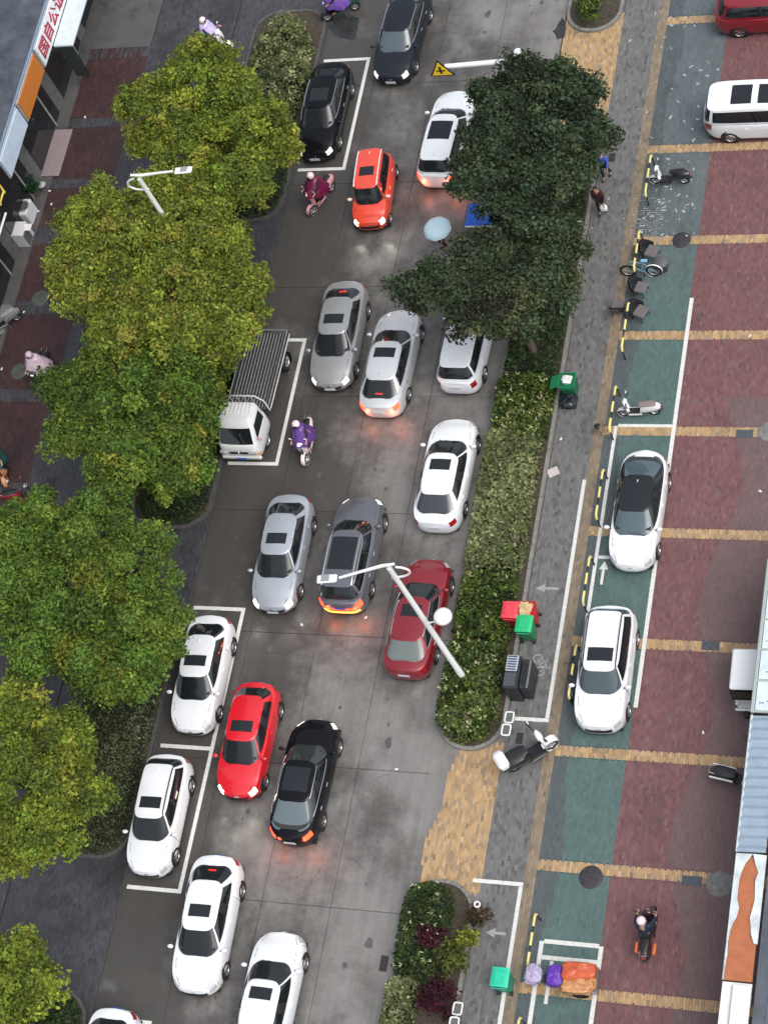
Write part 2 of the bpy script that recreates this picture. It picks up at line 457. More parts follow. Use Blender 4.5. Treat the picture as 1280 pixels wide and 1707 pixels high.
# left: sidewalk and driveways
b = MB(); b.add([(-30, Y0, -0.028), (-7.9, Y0, -0.028), (-7.9, Y1, -0.028), (-30, Y1, -0.028)], [(0, 1, 2, 3)])
side = struct('sidewalk', b, M_MORTAR)
bed('dark_joint_sand', [(-19.4, Y0, -7.92, Y1)], (.024, .023, .024), side)
ISL = [(14.35, 25.7), (-0.15, 9.2), (-13.65, -4.1), (-40, -18.4)]   # planter islands (Y ranges) on the left
DK = pal((0.056, 0.058, 0.066), 0.10, [((0.045, 0.045, 0.050), 0.2)])
drv = []
edges = [Y0] + [v for a in sorted(ISL) for v in a if v > Y0] + [Y1]
drv.append((-12.36, Y0, -7.92, Y1))
bricks('driveway_bricks', drv, DK, M_BRL, side)
LST = [(23.6, 24.2), (19.75, 20.25), (16.45, 16.95), (13.5, 14.4), (9.9, 10.6), (5.6, 6.2), (1.2, 1.8), (-3.2, -2.6), (-7.6, -7.0), (-12, -11.4), (-16.4, -15.8)]
bricks('dark_border_bricks', [(-16.35, Y0, -12.45, Y1)] + [(-19.4, a, -16.35, c) for a, c in LST], DK, M_BRL, side, lx=0.12, ly=0.24)
LR = pal((0.058, 0.027, 0.028), 0.10, [((0.046, 0.024, 0.025), 0.25)])
ysl = [Y0] + [v for a in sorted(LST) for v in a] + [23.6]
bricks('dark_red_bricks', [(-19.4, ysl[i], -16.35, ysl[i + 1]) for i in range(0, len(ysl) - 1, 2)], LR, M_BRL, side, lx=0.12, ly=0.24)
b = MB(); b.add([(-30, Y0, -0.01), (-19.42, Y0, -0.01), (-19.42, Y1, -0.01), (-30, Y1, -0.01)], [(0, 1, 2, 3)])
b.add([(-19.4, 24.2, 0.0), (-16.4, 24.2, 0.0), (-16.4, Y1, 0.0), (-19.4, Y1, 0.0)], [(0, 1, 2, 3)])
struct('forecourt_concrete', b, ground_mat('forecourt', (0.085, 0.085, 0.082), [((0.03, 0.03, 0.03), 0.5, 0.5, 0.65, 0.6, None)], rough=0.55), side)

# ------------------------------------------------------------------ painted markings (sheets)
def rect_strip(mb, p, q, wd, z=0.007):
    p = Vector((p[0], p[1])); q = Vector((q[0], q[1])); d = (q - p).normalized(); n = Vector((-d.y, d.x)) * wd / 2
    k = max(1, int((q - p).length / 0.9))
    for i in range(k):
        a = p + (q - p) * i / k; c = p + (q - p) * (i + 1) / k
        mb.add([(*(a - n), z), (*(c - n), z), (*(c + n), z), (*(a + n), z)], [(0, 1, 2, 3)])
def marking(name, parent, segs, wd=0.15, z=0.007, polys=(), m=None):
    mb = MB()
    for i, (p, q) in enumerate(segs): rect_strip(mb, p, q, wd, z + 0.0015 * (i % 3))
    for P in polys:
        mb.add([(x, y, z) for x, y in P], [tuple(range(len(P)))])
    o = link(name, mb.mesh(name, m or M_WHITE), parent); return o
XB = -5.62
for (a, c, x0) in [(17.0, 22.8, -7.7), (2.85, 8.55, -7.7), (-3.45, -9.1, -7.7), (-14.55, -9.1, -7.7), (-19.3, -25, -7.6)]:
    a, c = min(a, c), max(a, c)
    marking('parking_line', road, [((x0, a), (XB + 0.075, a)), ((XB, a + 0.075), (XB, c - 0.075)), ((x0, c), (XB + 0.075, c))] if c < 22 or a > 10 else [], z=0.008)
marking('lane_line', pave, [((6.83, 2.4), (6.83, -7.14)), ((5.66, -7.22), (6.90, -7.22))], 0.14)
marking('lane_line', pave, [((5.12, -13.22), (6.90, -13.22)), ((6.83, -13.3), (6.83, -24))], 0.14)
marking('parking_line', pave, [((9.92, 10.35), (9.92, -6.55))], 0.15)
marking('parking_line', pave, [((7.72, 4.70), (7.72, -3.6)), ((7.80, 4.72), (9.84, 4.72)), ((7.80, -0.78), (9.84, -0.78))], 0.13, z=0.009)
marking('parking_line', pave, [((7.84, -15.1), (7.84, -24)), ((9.88, -15.1), (9.88, -24)), ((7.92, -15.1), (9.8, -15.1)), ((7.92, -15.65), (9.8, -15.65))], 0.15)
marking('parking_line', pave, [((8.28, -15.75), (8.28, -17.2))], 0.12)
M_WORN = mat('worn_road_paint', (0.30, 0.305, 0.30), 0.6, var=0.35, vscale=14)
def arrow(parent, c, rz, L=0.95, m=None):
    R = Matrix.Rotation(rz, 2)
    poly1 = [(-.05, -L / 2), (.05, -L / 2), (.05, L / 2 - .34), (-.05, L / 2 - .34)]
    poly2 = [(-.17, L / 2 - .34), (.17, L / 2 - .34), (0, L / 2)]
    f = lambda P: [tuple(R @ Vector(p) + Vector(c[:2])) for p in P]
    return marking('painted_arrow', parent, [], polys=[f(poly1), f(poly2)], z=0.008, m=m)
arrow(pave, at(1005, 955), 0, 0.95)
arrow(pave, at(912, 981), PI / 2, 0.85, M_WORN)
arrow(pave, at(826, 1556), PI / 2, 0.7, M_WORN)
def painted_bicycle(c, rz, s=1.0):
    mb = MB(); R = Matrix.Rotation(rz, 3, 'Z')
    def seg(p, q, wd=0.045):
        p = R @ Vector((*p, 0)) * s + Vector((c[0], c[1], 0)); q = R @ Vector((*q, 0)) * s + Vector((c[0], c[1], 0)); rect_strip(mb, p, q, wd, 0.008)
    for cx_ in (-0.3, 0.3):
        for i in range(16):
            a0, a1 = 2 * PI * i / 16, 2 * PI * (i + 1) / 16
            seg((cx_ + .19 * math.cos(a0), .19 * math.sin(a0)), (cx_ + .19 * math.cos(a1), .19 * math.sin(a1)), 0.05)
    for p, q in (((-.3, 0), (-.1, .3)), ((-.1, .3), (.22, .3)), ((.22, .3), (.3, 0)), ((-.3, 0), (0, 0)), ((0, 0), (.22, .3)), ((0, 0), (-.13, .36)), ((-.2, .37), (-.05, .37)), ((.18, .42), (.3, .42)), ((.22, .3), (.24, .42))): seg(p, q)
    return link('painted_bicycle_symbol', mb.mesh('painted_bicycle_symbol', M_WORN), pave)
painted_bicycle(at(898, 1109), -PI / 2 + 0.3, 0.85)

# manholes, drains
M_IRON = mat('cast_iron', (0.060, 0.058, 0.062), 0.55, 0.6, var=0.3, vscale=9, bump=0.5, bscale=50)
M_MANL = mat('concrete_lid', (0.17, 0.175, 0.16), 0.7, var=0.35, vscale=6, bump=0.3)
M_SLATE = mat('slate_lid', (0.06, 0.07, 0.085), 0.6, var=0.2, vscale=6)
def manhole(px, py, r, m, label):
    p = at(px, py); b = MB()
    b.lathe([(0.001, 0.012), (r * .55, 0.013), (r * .6, 0.010), (r * .9, 0.011), (r * .93, 0.006), (r, 0.012), (r, -0.02)], 32)
    for k in range(6):
        a = k * PI / 3; b.box((r * .4 * math.cos(a), r * .4 * math.sin(a), 0.014), (r * .5, 0.03, 0.006), Matrix.Rotation(a, 3, 'Z'))
    o = part('manhole_cover', b, m, None, weld=0); o.location = p; tag(o, label, 'manhole cover', 'round manhole covers in the paving')
manhole(1136, 400, 0.37, M_IRON, 'dark round manhole cover at the upper end of the green bricks')
manhole(985, 1463, 0.41, M_IRON, 'dark round manhole cover cut into the yellow strip above the orange covered tricycle')
manhole(1200, 1474, 0.45, M_MANL, 'pale grey round manhole cover beside the torn canopy')
manhole(1281, 719, 0.40, M_MANL, 'pale round manhole cover at the right edge on a yellow strip')
manhole(67, 497, 0.40, mat('lid_green', (0.07, 0.085, 0.07), 0.7, var=0.3), 'dull green round manhole cover on the dark band left of the big tree')
manhole(32, 619, 0.38, MATS['lid_green'], 'dull green round manhole cover beside the rider in the pale pink raincoat')
for px, py, sx, sy, lab in [(1153, 1469, .68, .33, 'slate inspection plate in the yellow strip next to the pale manhole cover'), (1184, 1077, .62, .33, 'slate inspection plate in the yellow strip left of the white three wheeler'),
                            (1241, 723, .62, .33, 'slate inspection plate in the yellow strip near the right edge')]:
    b = MB().box((0, 0, 0.004), (sx, sy, 0.02), bev=0.006); b.box((0, 0, 0.016), (sx * .86, sy * .8, 0.006), bev=0.002)
    o = part('inspection_plate', b, M_SLATE, None); o.location = at(px, py); tag(o, lab, 'inspection plate')
def grate(px, py, w_, h_, lab, rz=0):
    g = thing('drain_grate', lab, 'drain grate', at(px, py), rz)
    part('frame', MB().box((0, 0, 0.003), (w_, h_, 0.012)), MATS['joint_tar'], g)
    n = 6
    for i in range(n): part('bar', MB().box((0, -h_ / 2 + h_ * (i + .5) / n, 0.012), (w_ * .86, h_ / n * .45, 0.012)), M_IRON, g)
grate(640, 1607, 0.28, 0.55, 'dark rectangular drain grate in the road beside the lower median')
grate(866, 1231, 0.24, 0.42, 'small slotted drain grate in grey bricks behind the white motorcycle')
grate(1020, 262, 0.26, 0.42, 'small dark drain grate in grey bricks beside the person in blue')
grate(85, 803, 0.45, 0.45, 'square dark drain grate beside the red and chrome motorcycle')

# ------------------------------------------------------------------ kerbed planters
def rounded_outline(x0, y0, x1, y1, r0, r1, n=8):
    """r0: radius at the low-Y end, r1: at the high-Y end"""
    P = []
    for (cx, cy, r, a0) in ((x1 - r1, y1 - r1, r1, 0), (x0 + r1, y1 - r1, r1, PI / 2), (x0 + r0, y0 + r0, r0, PI), (x1 - r0, y0 + r0, r0, 1.5 * PI)):
        for i in range(n + 1):
            a = a0 + PI / 2 * i / n; P.append((cx + r * math.cos(a), cy + r * math.sin(a)))
    return P
def planter(label, outl, m, parentname='planter'):
    t = thing(parentname, label, 'planter')
    pts = [Vector(p) for p in outl]; n = len(pts)
    inner = []
    for i in range(n):
        d = (pts[(i + 1) % n] - pts[i - 1]).normalized(); nn = Vector((-d.y, d.x)); inner.append(pts[i] + nn * 0.14)
    # stones
    for i in range(n):
        a, c = pts[i], pts[(i + 1) % n]; ai, ci = inner[i], inner[(i + 1) % n]
        L = (c - a).length
        if L < 0.02: continue
        k = max(1, int(round(L / 1.0))) if L > 1.0 else 1
        for j in range(k):
            f0, f1 = j / k, (j + 1) / k; g = 0.008 / L
            p0, p1 = a.lerp(c, f0 + g / 2), a.lerp(c, f1 - g / 2); q0, q1 = ai.lerp(ci, f0 + g / 2), ai.lerp(ci, f1 - g / 2)
            if p0.y > 40 or p0.y < -30: continue
            h = 0.13 + random.uniform(-.004, .004)
            vs = [(*p0, -.03), (*p1, -.03), (*q1, -.03), (*q0, -.03)]
            cc = (p0 + p1 + q0 + q1) / 4
            tops = [(*(cc + (p - cc) * 0.985), h) for p in (p0, p1, q1, q0)]
            mid = [(*p, h - .015) for p in (p0, p1, q1, q0)]
            mb = MB().add(vs + mid + tops, [(0, 1, 5, 4), (1, 2, 6, 5), (2, 3, 7, 6), (3, 0, 4, 7), (4, 5, 9, 8), (5, 6, 10, 9), (6, 7, 11, 10), (7, 4, 8, 11), (8, 9, 10, 11)])
            part('kerb_stone', mb, m, t)
    part('soil', MB().add([(*p, 0.09) for p in inner], [tuple(range(n))]), M_SOIL, t)
    return t
PM = planter('long kerbed median planter beside the traffic lane with the lamp post', rounded_outline(2.90, -8.55, 5.38, 18.4, 1.2, 0.9), M_KERB)
PLM = planter('kerbed lower median planter with purple bushes at bottom edge', rounded_outline(2.90, -26, 5.38, -13.3, 0.9, 1.2), M_KERB)
PUM = planter('kerbed round ended median planter at the top edge', rounded_outline(2.95, 23.55, 5.35, 36, 1.15, 0.9), M_KERB)
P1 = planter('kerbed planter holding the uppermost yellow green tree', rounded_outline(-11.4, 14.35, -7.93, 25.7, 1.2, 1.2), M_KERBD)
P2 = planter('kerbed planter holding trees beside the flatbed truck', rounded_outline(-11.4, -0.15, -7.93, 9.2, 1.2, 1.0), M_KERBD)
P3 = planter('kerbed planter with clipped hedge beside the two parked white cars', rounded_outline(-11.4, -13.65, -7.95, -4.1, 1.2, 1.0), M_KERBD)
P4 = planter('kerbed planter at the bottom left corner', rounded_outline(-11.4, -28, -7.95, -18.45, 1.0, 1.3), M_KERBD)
# ------------------------------------------------------------------ foliage
M_LEAF = leaf_mat('leaf', .55, .35, .2); M_LEAFD = leaf_mat('leaf_dark', 0.6, 0.25, .15)
M_BARK = mat('bark', (0.09, 0.07, 0.05), 0.9, var=0.35, vscale=8, bump=0.8, bscale=25)
def leaves_mesh(name, P, N, size, C, m, asp=0.62):
    n = len(P)
    N = N / np.maximum(1e-6, np.linalg.norm(N, axis=1, keepdims=True))
    a = RNG.normal(0, 1, (n, 3)); a -= (a * N).sum(1, keepdims=True) * N; a /= np.maximum(1e-6, np.linalg.norm(a, axis=1, keepdims=True))
    bb = np.cross(N, a)
    s = size[:, None]
    V = np.stack([P - a * s * .5, P + bb * s * asp * .5 + N * s * .10 - a * s * .05, P + a * s * .5 - N * s * .06, P - bb * s * asp * .5 + N * s * .10 - a * s * .05], 1).reshape(-1, 3)
    F = np.arange(n * 4).reshape(-1, 4)
    return np_mesh(name, V, F, m, np.repeat(C, 4, 0))
def unit(n):
    v = RNG.normal(0, 1, (n, 3)); return v / np.linalg.norm(v, axis=1, keepdims=True)
def crown(blobs, dens, lsize, palette, m, zmin=0.8, clump=(0.25, 0.58), name='crown'):
    Ps = []; Ns = []; Ss = []; Cs = []
    B = np.array([(b[0], b[1], b[2], b[3]) for b in blobs])
    pal_ = np.array([p[0] for p in palette]); pw = np.array([p[1] for p in palette], float); pw /= pw.sum()
    for (bx, by, bz, r) in B:
        nc = int(20 * r * r) + 4
        u = unit(nc); u[:, 2] = np.where(u[:, 2] < -0.35, -u[:, 2] * .6, u[:, 2])
        rr = r * RNG.uniform(0.55, 1.02, nc)
        cc = np.array((bx, by, bz)) + u * rr[:, None] * np.array((1, 1, 0.8))
        d = np.linalg.norm((cc[:, None] - B[None, :, :3]) / np.array((1, 1, .8)), axis=2) / B[None, :, 3]
        keep = (d < 0.5).sum(1) == 0
        cc = cc[keep]; u = u[keep]
        for c0, uu in zip(cc, u):
            cr = RNG.uniform(*clump); nl = int(dens * cr * cr * 3.6)
            base = pal_[RNG.choice(len(pal_), p=pw)] * RNG.uniform(0.55, 1.35)
            v = unit(nl); v = v + 0.35 * uu + np.array((0, 0, .2))
            v /= np.linalg.norm(v, axis=1, keepdims=True)
            rad = cr * RNG.uniform(0.25, 1.15, nl); an = RNG.uniform(.6, 1.5, 3) * np.array((1, 1, .7))
            Ps.append(c0 + v * rad[:, None] * an + RNG.normal(0, .05, (nl, 3)))
            Ns.append(v * 0.55 + np.array((0, 0, .5)) + RNG.normal(0, .55, (nl, 3)))
            Ss.append(lsize * RNG.uniform(0.6, 1.6, nl))
            Cs.append(np.clip((base * .7 + .3 * pal_[RNG.choice(len(pal_), nl, p=pw)]) * (1 + RNG.normal(0, .25, (nl, 1))) * (1 + RNG.normal(0, .06, (nl, 3))), 0.004, 1))
    P = np.concatenate(Ps); N = np.concatenate(Ns); S = np.concatenate(Ss); C = np.concatenate(Cs)
    k = P[:, 2] > zmin
    return leaves_mesh(name, P[k], N[k], S[k], C[k], m)
def tree(label, pxs, z, palette, m, dens=300, lsize=0.145, base=None, group=None, bark=M_BARK, zj=0.5, kind='street tree'):
    blobs = []
    for (px, py, rp) in pxs:
        zz = z + random.uniform(-zj, zj); p = at(px, py, zz)
        dist = (p - CAM).dot(FWD); r = rp * dist / FPX
        blobs.append((p.x, p.y, zz, r))
    cx = sum(b[0] * b[3] ** 2 for b in blobs) / sum(b[3] ** 2 for b in blobs); cy = sum(b[1] * b[3] ** 2 for b in blobs) / sum(b[3] ** 2 for b in blobs)
    if base is None: base = (cx, cy)
    t = thing('street_tree', label, 'tree', (base[0], base[1], 0.09), 0, group)
    off = Vector((base[0], base[1], 0.09))
    me = crown([(b[0] - off.x, b[1] - off.y, b[2] - off.z, b[3]) for b in blobs], dens, lsize, palette, m)
    link('crown', me, t)
    tr = MB(); fork = 2.1
    tr.tube([(0, 0, 0), (.03, .02, .5), (-.03, .05, 1.2), (.02, 0, fork)], [0.2, 0.16, 0.14, 0.13], 12)
    part('trunk', tr, bark, t)
    lm = MB()
    for b in blobs:
        q = Vector((b[0] - off.x, b[1] - off.y, b[2] - off.z)); s_ = Vector((.02, 0, fork - .1)); mid = s_.lerp(q, .5) + Vector((0, 0, .25))
        lm.tube([s_, mid, q], [0.1, 0.06, 0.025], 7)
        for k in range(5):
            e = q + Vector((random.uniform(-1, 1), random.uniform(-1, 1), random.uniform(.1, .8))) * b[3] * .75
            lm.tube([mid.lerp(q, .6), q.lerp(e, .5) + Vector((0, 0, .1)), e], [0.04, 0.025, 0.01], 5)
    part('limbs', lm, bark, t)
    return t
PY = [((0.173, 0.243, 0.033), 3), ((0.265, 0.315, 0.042), 2.6), ((0.110, 0.157, 0.029), 2.4), ((0.265, 0.268, 0.044), .8), ((0.075, 0.115, 0.024), 1.2)]
PYY = [((0.190, 0.243, 0.035), 3), ((0.274, 0.315, 0.047), 2.6), ((0.128, 0.172, 0.029), 2), ((0.283, 0.259, 0.055), .8)]
PG = [((0.108, 0.190, 0.033), 3), ((0.173, 0.246, 0.039), 2.2), ((0.065, 0.113, 0.022), 2), ((0.216, 0.226, 0.033), .8)]
G1 = 'yellow green street trees along the left kerb'
tree('yellow green street tree uppermost of the left row beside the parked black sedan', [(330, 150, 74), (280, 205, 74), (385, 190, 76), (440, 225, 52), (405, 300, 44), (320, 255, 66), (350, 108, 44), (250, 180, 50), (455, 250, 40), (430, 310, 35)], 5.1, PY, M_LEAF, base=(-9.6, 15.9), group=G1)
tree('widest yellow tinged street tree with the left lamp head standing over it', [(130, 395, 50), (165, 350, 45), (235, 370, 66), (300, 405, 86), (375, 440, 62), (200, 455, 84), (300, 500, 86), (388, 528, 52), (145, 480, 42), (310, 320, 44), (405, 480, 42), (120, 440, 40), (255, 325, 38), (335, 350, 44), (200, 560, 50), (300, 565, 50), (375, 562, 44), (240, 520, 60)], 5.6, PYY, M_LEAF, base=(-9.6, 8.0), group=G1)
tree('green street tree whose crown overhangs the flatbed truck cab', [(200, 620, 82), (290, 640, 84), (150, 690, 66), (240, 730, 96), (305, 700, 62), (200, 790, 52), (360, 585, 40), (290, 775, 55), (118, 645, 38), (325, 640, 48), (120, 720, 36)], 4.4, PG, M_LEAF, base=(-9.6, 2.3), group=G1)
tree('large street tree above the kerb beside the upper parked white hatchback', [(60, 885, 66), (150, 895, 74), (230, 945, 72), (120, 1000, 104), (15, 990, 76), (240, 1045, 76), (165, 1098, 68), (50, 1080, 62), (275, 1060, 46), (30, 910, 60), (225, 1130, 50), (180, 880, 40), (240, 1110, 34)], 4.7, PG, M_LEAF, base=(-9.6, -5.3), group=G1)
tree('bright yellow green street tree left of the lower parked white wagon', [(40, 1185, 46), (90, 1245, 62), (30, 1310, 84), (120, 1320, 54), (60, 1390, 60), (100, 1385, 46), (0, 1240, 60), (130, 1275, 38), (25, 1430, 36)], 4.9, PY, M_LEAF, base=(-9.6, -12.4), group=G1)
tree('yellow green street tree cut by the bottom left corner', [(20, 1595, 46), (50, 1655, 42), (0, 1675, 58), (66, 1640, 30)], 2.9, PY, M_LEAF, base=(-9.9, -19.3), group=G1)
PD = [((0.046, 0.074, 0.038), 4), ((0.076, 0.110, 0.054), 2), ((0.014, 0.020, 0.011), 2), ((0.055, 0.070, 0.035), .7)]
PD2 = [((0.048, 0.074, 0.038), 4), ((0.078, 0.110, 0.056), 2), ((0.028, 0.022, 0.016), 1.2), ((0.10, 0.115, 0.05), .7), ((0.055, 0.07, 0.035), 1)]
G2 = 'dark evergreen trees on the median'
tree('big dark evergreen tree on the median over the white car', [(880, 132, 42), (835, 172, 48), (930, 160, 58), (850, 230, 78), (932, 228, 70), (790, 285, 42), (855, 305, 66), (920, 305, 52), (990, 222, 30), (890, 352, 40), (952, 268, 36), (820, 320, 40)], 5.2, PD, M_LEAFD, base=(4.1, 14.1), group=G2, lsize=0.145, dens=300)
tree('smaller dark evergreen tree on the median below the blue canopy', [(865, 400, 46), (800, 432, 48), (735, 480, 44), (800, 505, 62), (880, 480, 66), (925, 420, 44), (815, 545, 28), (695, 485, 30), (925, 480, 36), (860, 530, 40)], 4.6, PD2, M_LEAFD, base=(4.1, 7.8), group=G2, lsize=0.145, dens=300)

def hedge(name, label, outline, h, dens, lsize, palette, m, cat='hedge', lump=0.18, twigs=None, kindname=None, ragged=0.1):
    """clipped shrubs filling an outline: lumpy surface of real leaves over a dark twiggy core"""
    xs = [p[0] for p in outline]; ys_ = [p[1] for p in outline]; x0, x1, y0, y1 = min(xs), max(xs), min(ys_), max(ys_)
    o = thing(name, label, cat, ((x0 + x1) / 2, (y0 + y1) / 2, 0.09))
    ox, oy = (x0 + x1) / 2, (y0 + y1) / 2
    A = (x1 - x0) * (y1 - y0); n = int(A * dens)
    x = RNG.uniform(x0 - ragged, x1 + ragged, n); y = RNG.uniform(y0 - ragged, y1 + ragged, n)
    # distance to edge via inside test on shrunk polygon samples
    P = np.array(outline); Q = np.roll(P, -1, 0)
    def edist(x, y):
        d = np.full(x.shape, 9e9)
        for a, c in zip(P, Q):
            e = c - a; L = (e ** 2).sum()
            if L < 1e-8: continue
            t = np.clip(((x - a[0]) * e[0] + (y - a[1]) * e[1]) / L, 0, 1)
            d = np.minimum(d, np.hypot(x - a[0] - t * e[0], y - a[1] - t * e[1]))
        return d
    ins = in_poly(x, y, [tuple(p) for p in P]); d = edist(x, y)
    k = ins | (d < ragged * RNG.random(n)); x = x[k]; y = y[k]; d = np.where(ins, d, -d)[k]; n = len(x)
    ph = RNG.uniform(0, 6, 6)
    def top(x, y, d):
        l = np.sin(x * 3.1 + ph[0]) * np.sin(y * 2.7 + ph[1]) + .6 * np.sin(x * 6.3 + ph[2] + y * 2) * np.sin(y * 5.9 + ph[3])
        return h * np.clip((d + ragged) / 0.28, 0, 1) ** .45 + lump * l * np.clip(d * 3 + .2, 0, 1)
    z = top(x, y, d); depth = RNG.random(n) ** 2 * 0.28
    side_ = (d < 0.14) & (RNG.random(n) < .6); z = np.where(side_, z * RNG.random(n), z - depth)
    z = np.maximum(z, 0.03)
    e = 0.05
    gx = (top(x + e, y, d) - top(x - e, y, d)) / (2 * e); gy = (top(x, y + e, d) - top(x, y - e, d)) / (2 * e)
    N = np.stack([-gx, -gy, np.ones(n)], 1) + RNG.normal(0, .6, (n, 3))
    # colour in patches
    cell = (np.floor((x + .25 * np.sin(y * 3)) * 2.6) * 92837 + np.floor((y + .25 * np.sin(x * 4)) * 2.6) * 68917).astype(np.int64)
    pc = np.array([p[0] for p in palette]); pw = np.array([p[1] for p in palette], float); pw /= pw.sum(); cum = np.cumsum(pw)
    h1 = ((cell * 2654435761) % 1000003) / 1000003.0
    rnd = np.where(RNG.random(n) < .5, h1, RNG.random(n)); idx = np.minimum(np.searchsorted(cum, rnd), len(pc) - 1)
    C = np.clip(pc[idx] * (1 + RNG.normal(0, .25, (n, 1))), .004, 1)
    me = leaves_mesh('foliage', np.stack([x - ox, y - oy, z], 1), N, lsize * RNG.uniform(.6, 1.4, n), C, m)
    link('foliage', me, o)
    core = MB(); cc = (np.mean(xs) - ox, np.mean(ys_) - oy)
    ring = [((p[0] - ox) * .9, (p[1] - oy) * (1 - .25 / max(.5, (y1 - y0) / 2))) for p in outline]
    core.add([(p[0], p[1], 0.0) for p in ring] + [(p[0] * .97, p[1] * .99, h * .55) for p in ring],
             [(i, (i + 1) % len(ring), len(ring) + (i + 1) % len(ring), len(ring) + i) for i in range(len(ring))] + [tuple(range(len(ring), 2 * len(ring)))])
    part('twig_core', core, mat('twigs', (0.02, 0.017, 0.012), .95, bump=1, bscale=12), o)
    if twigs:
        tw = MB(); cnt, col = twigs
        for _ in range(cnt):
            px_ = random.uniform(x0 + .1, x1 - .1); py_ = random.uniform(y0 + .1, y1 - .1)
            if not in_poly(np.array([px_]), np.array([py_]), [tuple(p) for p in P])[0]: continue
            a = random.uniform(0, 2 * PI); L = random.uniform(.07, .17)
            for s_ in range(3):
                a2 = a + random.uniform(-.9, .9); q = Vector((px_ - ox, py_ - oy, h + random.uniform(-.05, .12)))
                e_ = q + Vector((math.cos(a2) * L, math.sin(a2) * L, random.uniform(-.03, .1)))
                dd = (e_ - q).normalized(); nn = Vector((-dd.y, dd.x, 0)) * 0.016
                tw.add([q - nn * .4, q.lerp(e_, .5) - nn, e_, q.lerp(e_, .5) + nn], [(0, 1, 2, 3)])
        part('pale_sprigs', tw, mat(*col), o, kind='stuff')
    return o
PAL_VAR = [((0.23, 0.255, 0.11), 3), ((0.15, 0.185, 0.07), 3), ((0.33, 0.345, 0.18), 2), ((0.09, 0.12, 0.045), 2), ((0.18, 0.17, 0.10), .6)]
PAL_GRN = [((0.065, 0.115, 0.020), 3), ((0.105, 0.155, 0.028), 2), ((0.03, 0.05, 0.014), 2), ((0.17, 0.20, 0.06), 1.0), ((0.28, 0.28, 0.12), .25)]
PAL_DRK = [((0.030, 0.058, 0.022), 3), ((0.055, 0.09, 0.03), 2), ((0.08, 0.10, 0.04), .6)]
PAL_MIX = [((0.09, 0.12, 0.05), 3), ((0.05, 0.08, 0.025), 2), ((0.17, 0.19, 0.10), 1.6), ((0.14, 0.12, 0.08), 1)]
PALE_TW = ('pale_sprig', (0.42, 0.44, 0.22), 0.6)
def o_rect(x0, y0, x1, y1, r0=.35, r1=.35): return rounded_outline(x0, y0, x1, y1, r0, r1, 5)
hedge('hedge', 'dark green low planting on the median under the evergreen trees', o_rect(3.1, 5.6, 5.1, 17.9), 0.45, 380, 0.14, PAL_DRK, M_LEAFD)
hedge('hedge', 'dense green hedge with pale tips on the median just below the lower evergreen', o_rect(3.0, 3.6, 5.15, 6.6), 0.75, 520, 0.14, PAL_GRN, M_LEAF, twigs=(60, PALE_TW))
hedge('hedge', 'pale variegated hedge in the middle of the long median', o_rect(2.95, -1.75, 5.05, 4.1), 0.85, 620, 0.15, PAL_VAR, M_LEAF, lump=.1)
hedge('hedge', 'deep green hedge on the median behind the red and green bins', o_rect(2.95, -4.6, 5.0, -1.7), 0.7, 560, 0.14, PAL_GRN, M_LEAF, twigs=(14, PALE_TW))
hedge('hedge', 'rounded lower end hedge of the long median with the lamp post rising out of it', o_rect(2.9, -8.3, 5.05, -4.55, 1.1, .3), 0.75, 560, 0.14, PAL_GRN + [((0.13, 0.16, 0.07), 2)], M_LEAF, twigs=(60, PALE_TW))
hedge('hedge', 'dark green hedge with squiggly pale sprigs at the lower median tip', o_rect(2.95, -16.9, 4.65, -13.55, .4, .8), 0.7, 560, 0.13, PAL_DRK + [((0.07, 0.11, 0.02), 2)], M_LEAF, twigs=(36, PALE_TW))
hedge('hedge', 'pale green hedge at the bottom edge of the lower median', o_rect(2.9, -22, 3.9, -16.9), 0.7, 520, 0.15, PAL_VAR, M_LEAF, twigs=(12, PALE_TW))
def bush(label, px, py, z, r, palette, m, lsize=.12, dens=200, cat='bush', hk=.8):
    p = at(px, py, z); t = thing('bush', label, cat, (p.x, p.y, .09))
    bl = [(random.uniform(-.4, .4) * r, random.uniform(-.4, .4) * r, z + random.uniform(-.1, .15), r * random.uniform(.55, .75)) for _ in range(4)]
    link('foliage', crown(bl, dens, lsize, palette, m, 0.05, (.14, .3), name='foliage'), t)
    st = MB()
    for k in range(6):
        a = k; st.tube([(0, 0, 0), (math.cos(a) * r * .3, math.sin(a) * r * .3, z)], [.03, .012], 5)
    part('stems', st, M_BARK, t)
PPU = [((0.050, 0.012, 0.022), 3), ((0.085, 0.02, 0.035), 2), ((0.03, 0.012, 0.016), 2)]
bush('larger dark purple leaved bush on the lower median', 728, 1655, .6, .85, PPU, M_LEAFD)
bush('smaller dark purple leaved bush on the lower median', 722, 1568, .5, .42, PPU, M_LEAFD)
bush('olive green shrub right of the small purple bush', 752, 1600, .5, .55, [((0.13, 0.15, 0.03), 2), ((0.09, 0.11, 0.03), 2)], M_LEAF)
bush('small lime yellow shrub by the right kerb of the lower median', 784, 1572, .4, .32, [((0.22, 0.25, 0.03), 2), ((0.15, 0.19, 0.03), 1)], M_LEAF)
bush('brownish thin shrub at the round pole on the lower median', 797, 1530, .3, .3, [((0.09, 0.06, 0.04), 2), ((0.06, 0.05, 0.03), 1)], M_LEAFD)
bush('leafy shrub at the tip of the top median planter', 990, 8, .6, .8, PAL_GRN, M_LEAFD)
bush('round pale green shrub at the upper end of the hedge by the black sedan', 485, 55, .8, 1.25, PAL_VAR, M_LEAF, .13)
bush('pale green shrub between the round shrub and the uppermost tree', 478, 125, .7, 1.2, PAL_MIX + PAL_VAR, M_LEAF, .13)
